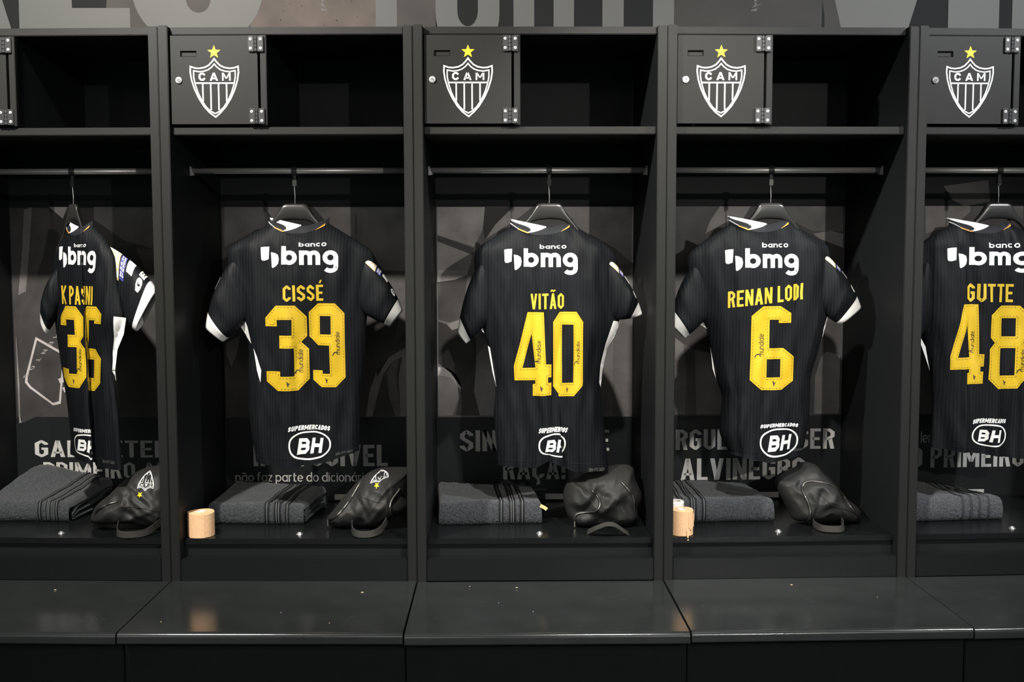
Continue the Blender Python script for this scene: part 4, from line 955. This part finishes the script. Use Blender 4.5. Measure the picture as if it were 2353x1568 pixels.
# ================================================================== folded towels
def towel(b, lab, fx, bx, yf, yb, hf, hbl, hbr, bands, m_='towel', cut=.0, bulge=.012, seed=0, band_m='towel_band', hang=0.0):
    """C-folded towel: fx, bx = x range along the front and back edge; hf, hbl, hbr heights"""
    Z = .5655; cx = sum(fx+bx)/4; base = (cx, (yf+yb)/2, Z); off = base
    R = thing('towel', b, base, lab, 'towel', 'folded dark towels in the lockers')
    rnd = random.Random(seed+b); o1, o2 = rnd.uniform(0, 50), rnd.uniform(0, 50)
    def top(u, v):
        """top height at u across, v from front to back"""
        h = lerp(hf, lerp(hbl, hbr, u), sstep(v)**1.0)
        h += .006*noise.noise(Vector((u*3+o1, v*2.5, 0)))+.003*noise.noise(Vector((u*8+o2, v*6, 2)))
        return h
    def base_xy(u, v):
        return lerp(lerp(fx[0], fx[1], u), lerp(bx[0], bx[1], u), v), lerp(yf, yb, v)+.006*math.sin(u*4+o1)
    def prof(u, t, ins=0.0):
        """t: 0 bottom front .. around the front fold .. over the top .. down the back at 1"""
        if t < .30:                                     # front fold
            a = t/.30*math.pi; v0 = .06; x, y = base_xy(u, v0); h = top(u, v0)
            yy = y-.012-(math.sin(a)**.75)*bulge*(1+.25*noise.noise(Vector((u*5+o2, 3, 0)))); zz = h*(1-math.cos(a))/2
            x, _ = base_xy(u, 0)
            if ins: yy += ins*math.sin(a); zz = lerp(zz, h*.5, 2*ins/max(h, .02))
            return Vector((x, yy, Z+zz))
        if t < .90:
            v = lerp(.06, .96, (t-.30)/.60); x, y = base_xy(u, v); h = top(u, v)
            return Vector((x, y-.012*(1-(t-.30)/.60), Z+h-ins))
        a = (t-.90)/.10; x, y = base_xy(u, 1); h = top(u, .96)
        return Vector((x, y+.006*math.sin(a*math.pi)-ins, Z+h*(1-a)))
    NU, NT = 150, 110
    def P(u, t, lift=0.0, rough=True):
        p = prof(u, t)
        d1 = prof(min(1, u+.01), t)-prof(max(0, u-.01), t); d2 = prof(u, min(.999, t+.01))-prof(u, max(0, t-.01))
        n = d2.cross(d1)
        n = n.normalized() if n.length > 1e-9 else Vector((0, -1, 0))
        if n.y > .3 and t < .9 or n.z < -.2 and t > .15: n = -n
        # rounded ends
        e = min(u, 1-u); rd = .020
        if e < .05:
            k = math.sqrt(max(0, 1-(1-e/.05)**2)); p = Vector((p.x, lerp(p.y, (yf+yb)/2 if t > .3 else p.y+.01, (1-k)*.06), lerp(Z+(p.z-Z)*.72, p.z, k)))
        if rough:
            r = noise.noise(Vector((p.x*230, p.y*230, p.z*230)))+.6*noise.noise(Vector((p.x*520, p.y*520, p.z*520)))
            lift += .0019*r
        return p+n*lift
    rows = [[P(i/NU, j/NT) for j in range(NT+1)] for i in range(NU+1)]
    mb = MB(); mb.grid(rows, NU+1, NT+1)
    mb.build('pile', m_, R, off, smooth=True, recalc=False)
    # end faces: layered folds seen from the side
    for u, nm in ((.004, 0), (.996, 1)):
        sg = -1 if u < .5 else 1
        for k, (lo, hi) in enumerate(((.03, .30), (.36, .62), (.68, .93))):
            G = []
            for j in range(25):
                v = lerp(.05, .93-.05*k, j/24); x, y = base_xy(u, v); h = top(u, v)*.74*min(1, .55+.45*math.sin(min(1, j/5)*1.57))
                G.append([Vector((x-sg*.004+sg*.008*math.sin(a*math.pi/6)-sg*.006*k*(v), y-.004, Z+h*lerp(lo, hi, a/6))) for a in range(7)])
            MB().grid(G, 25, 7).build('folded_layer', 'towel_hem', R, off, smooth=True, recalc=False)
    # woven bands run front to back over the fold
    def strip(u0, u1, lift, m2, name):
        n = 4 if u1-u0 > .008 else 1
        G = [[P(lerp(u0, u1, k/n)+.006*math.sin(t/NT*9+u0*30)*(t/NT), t/NT, lift, False) for t in range(6, NT-8)] for k in range(n+1)]
        MB().grid(G, n+1, len(G[0])).build(name, m2, R, off, smooth=True, recalc=False)
    for u0, u1, nth in bands:
        strip(u0, u1, .0016, band_m, 'woven_band')
        for q in range(nth):
            uc = lerp(u0, u1, (q+1)/(nth+1)); strip(uc-.0028, uc+.0028, .0024, 'towel_thread' if band_m == 'towel_band' else 'towel_hem', 'band_thread')
    return R, P, off
towel(0, 'dark grey towel heaped high at its back, below the K PASINI shirt', (-.316, -.030), (-.235, .012), .245, .50, .060, .128, .085, [(.66, .705, 1), (.75, .80, 2), (.845, .885, 1)], seed=3, bulge=.02)
towel(1, 'folded dark grey towel beside the peach tape below the CISSÉ shirt', (-.300, -.008), (-.280, .018), .225, .49, .062, .076, .062, [(.60, .65, 1), (.70, .77, 2), (.81, .85, 1)], seed=5, bulge=.016)
R2, P2, off2 = towel(2, 'folded dark grey towel with a yellow tag, below the VITÃO shirt', (-.296, .012), (-.312, -.005), .215, .48, .070, .078, .062, [(.58, .625, 1), (.68, .745, 2), (.785, .83, 1)], seed=7, bulge=.014)
MB().tube([P2(.985, .22)+Vector((0, 0, .002)), P2(.99, .22)+Vector((.012, -.004, -.002)), P2(.99, .22)+Vector((.018, -.006, -.007))], 0, flat=(Vector((0, .3, 1)), .005, .0006)).build('care_tag', 'care_tag', R2, off2)
towel(3, 'folded dark grey towel beside two tape rolls, below the RENAN LODI shirt', (-.305, .020), (-.300, -.010), .225, .49, .070, .080, .066, [(.10, .145, 1), (.20, .27, 2), (.32, .36, 1)], seed=9, bulge=.018)
towel(4, 'paler grey ribbed towel below the GUTTE shirt', (-.305, .022), (-.300, .010), .205, .47, .072, .092, .045, [(.60, .625, 1), (.68, .705, 1), (.76, .785, 1), (.85, .87, 1)], m_='towel_light', seed=11, band_m='towel_hem', bulge=.02)

# ================================================================== soft bags
BGL = {0: 'slumped black nylon shoe bag with white shield print, below the K PASINI shirt', 1: 'upright black nylon shoe bag with gold star, below the CISSÉ shirt',
       2: 'crumpled black shoe bag with arched webbing handle, below the VITÃO shirt', 3: 'rounded black shoe bag with a hanging webbing loop, below the RENAN LODI shirt'}
def bag(b):
    yc, out = BAG[b]; Z = .5655
    zmin = min(p[1] for p in out); out = [(x, max(Z+.002, z-(zmin-Z-.002) if zmin > Z+.002 else z)) for x, z in out]
    cx = sum(p[0] for p in out)/len(out); cz = sum(p[1] for p in out)/len(out)
    xmax = .3120
    out = [(min(x, xmax), z) for x, z in out]
    base = (cx, yc, Z); off = base; R = thing('shoe_bag', b, base, BGL[b], 'bag', 'black shoe bags in the lockers')
    # smooth closed outline
    n = len(out); N = 120; pts = []
    for i in range(N):
        t = i/N*n; k = int(t); f = t-k; p0, p1, p2, p3 = [Vector(out[(k+q) % n]) for q in (-1, 0, 1, 2)]
        pts.append(.5*((2*p1)+(-p0+p2)*f+(2*p0-5*p1+4*p2-p3)*f*f+(-p0+3*p1-3*p2+p3)*f**3))
    rnd = random.Random(200+b); seed = rnd.uniform(0, 90); DF, DB = {0: .085, 1: .085, 2: .080, 3: .090}[b], .070
    cre = [(rnd.uniform(-.06, .06), rnd.uniform(-.05, .05), rnd.uniform(0, 3.14), rnd.uniform(.008, .016), rnd.uniform(.006, .012)) for _ in range(7)]
    def disp(x, z):
        h = 0
        for x0, z0, a, wd, am in cre:
            dx, dz = x-cx-x0, z-cz-z0; al = dx*math.cos(a)+dz*math.sin(a); ac = -dx*math.sin(a)+dz*math.cos(a)
            h += am*math.exp(-(ac/wd)**2-(al/.07)**2)*(1 if (x0 > 0) else -.8)
        h += .016*noise.noise(Vector((x*11+seed, z*11, 1)))+.007*(.5-abs(noise.noise(Vector((x*26+seed, z*22, 4)))))*2
        return h
    def S(th, r, side=-1, lift=0.0):
        i = th*N; k = int(math.floor(i)); f = i-k; o = pts[k % N].lerp(pts[(k+1) % N], f)
        x = lerp(cx, o.x, r); z = lerp(cz, o.y, r); pr = max(0, 1-r**2.6)**.55
        D = DF if side < 0 else DB
        # leans back towards the top
        lean = .30*(z-Z)
        y = yc+.02+lean+side*(D*pr) - (disp(x, z)*min(1, (1-r)*4) if side < 0 else 0)-lift*(1 if side < 0 else -1)
        return Vector((x, y, max(Z+.0006, z)))
    NR = 44
    mb = MB()
    mb.grid([[S(i/N, math.sin(j/NR*math.pi/2)) for i in range(N)] for j in range(NR+1)], NR+1, N, wrapv=True)
    mb.grid([[S(i/N, math.sin(j/16*math.pi/2), 1) for i in range(N)] for j in range(17)], 17, N, wrapv=True)
    mb.build('bag_body', 'bag_nylon', R, off, smooth=True, recalc=False)
    def surf(x, z, lift=.0):
        """front surface at x, z by searching the polar parametrisation"""
        a = Vector((x-cx, z-cz)); la = max(1e-6, a.length); d = a/la
        for i in range(N):
            p = pts[i]-Vector((cx, cz)); q = pts[(i+1) % N]-Vector((cx, cz)); e = q-p; den = d.x*e.y-d.y*e.x
            if abs(den) < 1e-12: continue
            t = (p.x*e.y-p.y*e.x)/den; f = (p.x*d.y-p.y*d.x)/den
            if t > 0 and -1e-6 <= f <= 1+1e-6: return S((i+f)/N, min(.995, la/t), -1, lift)
        return S(0, .5, -1, lift)
    def zipper(path, name='zipper'):
        P = [surf(x, z, .0015) for x, z in path]
        Q = []
        for i in range(len(P)-1):
            for k in range(4): Q.append(P[i].lerp(P[i+1], k/4))
        Q.append(P[-1])
        MB().tube(Q, .0042, 8).build(name, 'zip_black', R, off, smooth=True)
        MB().tube([q+Vector((0, -.0042, 0)) for q in Q], .0011, 5).build('zip_teeth', 'zip_metal', R, off, smooth=True)
    bx = lambda f: lerp(min(p[0] for p in out), max(p[0] for p in out), f); bz = lambda f: lerp(Z, max(p[1] for p in out), f)
    def curve(cp, n=16):
        r = []; m_ = len(cp)-1
        for i in range(n+1):
            t = i/n*m_; k = min(m_-1, int(t)); f = t-k; p0, p1, p2, p3 = [Vector(cp[max(0, min(m_, k+q))]) for q in (-1, 0, 1, 2)]
            r.append(.5*((2*p1)+(-p0+p2)*f+(2*p0-5*p1+4*p2-p3)*f*f+(-p0+3*p1-3*p2+p3)*f**3))
        return [(bx(v[0]), bz(v[1])) for v in r]
    Zp = {0: [[(.05, .12), (.12, .30), (.26, .44), (.40, .50)]],
          1: [[(.04, .16), (.16, .26), (.30, .50), (.42, .80)], [(.90, .70), (.80, .48), (.82, .22)]],
          2: [[(.34, .66), (.44, .48), (.38, .32), (.16, .24), (.13, .12)], [(.72, .78), (.86, .55), (.88, .30), (.93, .10)]],
          3: [[(.30, .06), (.30, .35), (.24, .62), (.34, .76), (.58, .70), (.76, .48), (.80, .34), (.93, .12)]]}[b]
    for z_ in Zp: zipper(curve(z_, 22))
    if b in (1, 2):
        q = curve(Zp[0], 22); p = surf(*q[0 if b == 1 else -1], .006)
        MB().box(p.x-.002, p.x+.002, p.y-.004, p.y-.002, p.z-.018, p.z).build('zip_pull', 'zip_metal', R, off, bevel=.0008)
    # seam ridge lines
    Sm = {0: [(.45, .42), (.7, .40), (.95, .30)], 1: [(.36, .62), (.55, .55), (.70, .50)], 2: [(.60, .15), (.64, .45), (.72, .62)], 3: [(.40, .60), (.55, .40), (.72, .30), (.9, .2)]}[b]
    MB().tube([surf(x, z, .0004) for x, z in curve(Sm, 20)], .0012, 5).build('seam', 'bag_nylon', R, off, smooth=True)
    # webbing handle
    SP = {0: [(.150, .17, Z+.020), (.165, .10, Z+.012), (.185, .045, Z+.004), (.225, .035, Z+.003), (.262, .06, Z+.005), (.285, .12, Z+.02)],
          1: [(.150, .12, Z+.018), (.158, .07, Z+.008), (.178, .042, Z+.004), (.215, .045, Z+.004), (.240, .075, Z+.010), (.252, .12, Z+.026)],
          2: [(.140, .085, Z+.004), (.160, .055, Z+.022), (.190, .045, Z+.036), (.215, .045, Z+.034), (.240, .055, Z+.016), (.258, .070, Z+.002)],
          3: [(.125, .19, Z+.012), (.118, .13, Z+.004), (.125, .085, Z+.003), (.150, .066, Z+.003), (.180, .07, Z+.003), (.200, .11, Z+.004), (.208, .17, Z+.010)]}[b]
    cp = [Vector(p) for p in SP]; Q = []; m_ = len(cp)-1
    for i in range(41):
        t = i/40*m_; k = min(m_-1, int(t)); f = t-k; p0, p1, p2, p3 = [cp[max(0, min(m_, k+q))] for q in (-1, 0, 1, 2)]
        Q.append(.5*((2*p1)+(-p0+p2)*f+(2*p0-5*p1+4*p2-p3)*f*f+(-p0+3*p1-3*p2+p3)*f**3))
    wv = {0: Vector((0, .25, 1)), 1: Vector((0, .25, 1)), 2: Vector((0, 1, .5)), 3: Vector((0, .5, 1))}[b]
    if b in (0, 1, 3): Q = [q+Vector((0, 0, .008)) for q in Q]
    MB().tube(Q, 0, flat=(wv, .0095, .0012)).build('handle', 'webbing', R, off)
    # star and shield print
    ST = {0: (.222, .672, .0095), 1: (.220, .697, .0085), 3: (.165, .7265, .0075), 2: None}[b]
    def printed(polys, name, m_):
        mb = MB()
        for q in polys: mb.add([surf(p[0], p[1], .0015) for p in q], [tuple(range(len(q)))])
        mb.build(name, m_, R, off, recalc=False)
    if ST:
        sx, sz, sr = ST
        printed(fill([[(x, sz-(z-sz)*(1.0 if b != 3 else .55)) for x, z in star(sx, sz, sr)]]), 'star_print', 'print_gold')
        k = {0: .000125, 1: .00013, 3: .00013}[b]; sq = {0: .85, 1: .42, 3: .30}[b]; dz = {0: .030, 1: .017, 3: .010}[b]
        q = crest(0, 0, k, 13)
        tilt = {0: 0, 1: .32, 3: -.12}[b]
        printed([[(sx-p[0]+(.012 if b == 0 else .006), min(bz(.985), sz+dz-p[1]*sq-tilt*p[0]+(.009 if b == 0 else .006))) for p in g] for g in q], 'shield_print', 'print_white')
    return R
for b in range(4): bag(b)

# ================================================================== rolls of tape
def tape(b, x, y, r, h, rc, mname, lab, loose=False):
    Z = .5655; base = (x, y, Z); off = base; R = thing('tape_roll', b, base, lab, 'tape roll', 'rolls of tape in the lockers')
    N = 64; prof = [(rc, 0), (r-.0012, 0), (r, .0012), (r, h-.0012), (r-.0012, h), (rc, h)]; G = []
    for i in range(N):
        a = 6.28318*i/N; e = 1+.006*math.sin(3*a)
        G.append([(x+q*e*math.cos(a), y+q*e*math.sin(a), Z+z+(.0012*math.sin(a*2) if z > h/2 and q > rc else 0)) for q, z in prof])
    MB().grid(G, N, len(prof), wrapu=True, wrapv=True).build('tape', mname, R, off, smooth=False)
    C_ = [(rc-.002, .001), (rc+.0004, .0), (rc+.0004, h+.0012), (rc-.002, h+.0012)]
    G = [[(x+q*math.cos(6.28318*i/48), y+q*math.sin(6.28318*i/48), Z+z) for q, z in C_] for i in range(48)]
    MB().grid(G, 48, 4, wrapu=True, wrapv=True).build('core', 'tape_white' if mname == 'tape_peach' else 'core_card', R, off)
    for k in range(3):                              # wound layers on the end face
        rr = lerp(rc, r, (k+1)/4); pts = [(x+rr*math.cos(6.28318*i/40), y+rr*math.sin(6.28318*i/40), Z+h+.0002) for i in range(41)]
        MB().tube(pts, .0004, 4).build('wound_edge', mname, R, off)
    # free end of the tape
    if loose:
        G = []
        for i in range(22):
            t = i/21; a = math.radians(lerp(-62, -8, t)); G.append([(x+(r+.0012+.0022*abs(math.sin(7*t+k*.35))*t)*math.cos(a), y+(r+.0012+.0022*abs(math.sin(7*t+k*.35))*t)*math.sin(a), Z+h*lerp(.42+.25*math.sin(2.5*t)*0+.32*(1-t)*0-.42*(1-abs(2*t-.6))*.5, .99-.2*(1-t), k/10)) for k in range(11)])
        MB().grid(G, 22, 11).build('loose_end', mname, R, off, smooth=True, recalc=False)
        MB().tube([(x+.010, y-r-.001, Z+.020), (x+.012, y-r-.002, Z+.008), (x+.012, y-r-.004, Z-.004), (x+.0125, y-r-.005, Z-.010)], 0, flat=(Vector((1, 0, 0)), .0022, .0005)).build('loose_end', mname, R, off)
    else:
        G = [[(x+(r+.0008)*math.cos(math.radians(lerp(-130, -60, i/12))), y+(r+.0008)*math.sin(math.radians(lerp(-130, -60, i/12))), Z+h*.002+lerp(0, h*.98, k/2)) for k in range(3)] for i in range(13)]
        MB().grid(G, 13, 3).build('free_end', mname, R, off, smooth=True, recalc=False)
tape(1, -.2815, .0765, .0385, .0700, .0135, 'tape_peach', 'neat peach tape roll standing alone below the CISSÉ shirt')
tape(3, -.2860, .0740, .0330, .0730, .0120, 'tape_peach', 'peach tape roll with a torn loose end, below the RENAN LODI shirt', True)
tape(3, -.2935, .1520, .0270, .0800, .0190, 'tape_white', 'white tape roll behind the torn peach roll')

# ================================================================== ceiling spotlights
for x, y, z, ax, ay, az, wt, cone, colr, lb in SPOTS:
    R = wthing('spotlight', (x, y, 3.0), lb, 'spotlight', 'ceiling spotlights')
    off = (x, y, 3.0); p = Vector((x, y, z)); d = (Vector((ax, ay, az))-p).normalized()
    MB().cyl((x, y, 3.0), (x, y, 2.975), .05, 24).build('mount', 'lamp_body', R, off)
    MB().tube([(x, y, 2.98), (x, y, z+.03)], .008, 10).build('stem', 'lamp_body', R, off)
    a = p-d*.10; c = p+d*.03; t = d.orthogonal().normalized(); s_ = d.cross(t)
    G = [[q+(t*math.cos(6.28318*k/28)+s_*math.sin(6.28318*k/28))*r for k in range(28)] for q, r in ((a, .001), (a, .035), (c, .042), (c, .038), (p-d*.03, .033), (p-d*.03, .001))]
    MB().grid(G, 6, 28, wrapv=True).build('housing', 'lamp_body', R, off)
    MB().cyl(p-d*.028, p-d*.024, .032, 24).build('lens', 'lamp_glow', R, off)
    L_ = bpy.data.lights.new('spot_beam', 'SPOT'); L_.energy = wt; L_.spot_size = math.radians(cone); L_.spot_blend = .55; L_.shadow_soft_size = .4 if wt > 600 else .035; L_.color = colr
    o = bpy.data.objects.new('spot_beam', L_); COL.objects.link(o); o.parent = R; o.location = (c+d*.01)-Vector(off); o.rotation_euler = d.to_track_quat('-Z', 'Y').to_euler()

for k, (x, y) in enumerate(FILL_PANELS):
    R = wthing('fill_panel', (x, y, 3.0), 'added square white fill panel on the ceiling, %s in the %s row behind the photographer' % (('leftmost', 'second from left', 'second from right', 'rightmost')[k % 4], ('nearer', 'farther')[k//4]), 'ceiling light', 'added ceiling fill panels')
    off = (x, y, 3.0); mb = MB()
    for x0, x1, y0, y1 in ((-.62, .62, -.62, -.60), (-.62, .62, .60, .62), (-.62, -.60, -.60, .60), (.60, .62, -.60, .60)): mb.box(x+x0, x+x1, y+y0, y+y1, 2.97, 3.0)
    mb.build('frame', 'lamp_body', R, off)
    MB().box(x-.60, x+.60, y-.60, y+.60, 2.98, 2.99).build('diffuser', 'fill_panel_glow', R, off)

for x, y, ln in STRIPS:
    R = wthing('strip_lamp', (x, y, 3.0), 'slim ceiling strip lamp above the %s lockers' % ('left' if x < 0 else 'right'), 'ceiling light', 'ceiling strip lamps')
    off = (x, y, 3.0)
    MB().box(x-ln/2, x+ln/2, y-.03, y+.03, 2.965, 3.0).build('housing', 'lamp_body', R, off, bevel=.003)
    MB().box(x-ln/2+.01, x+ln/2-.01, y-.022, y+.022, 2.958, 2.9655).build('diffuser', 'strip_glow', R, off)
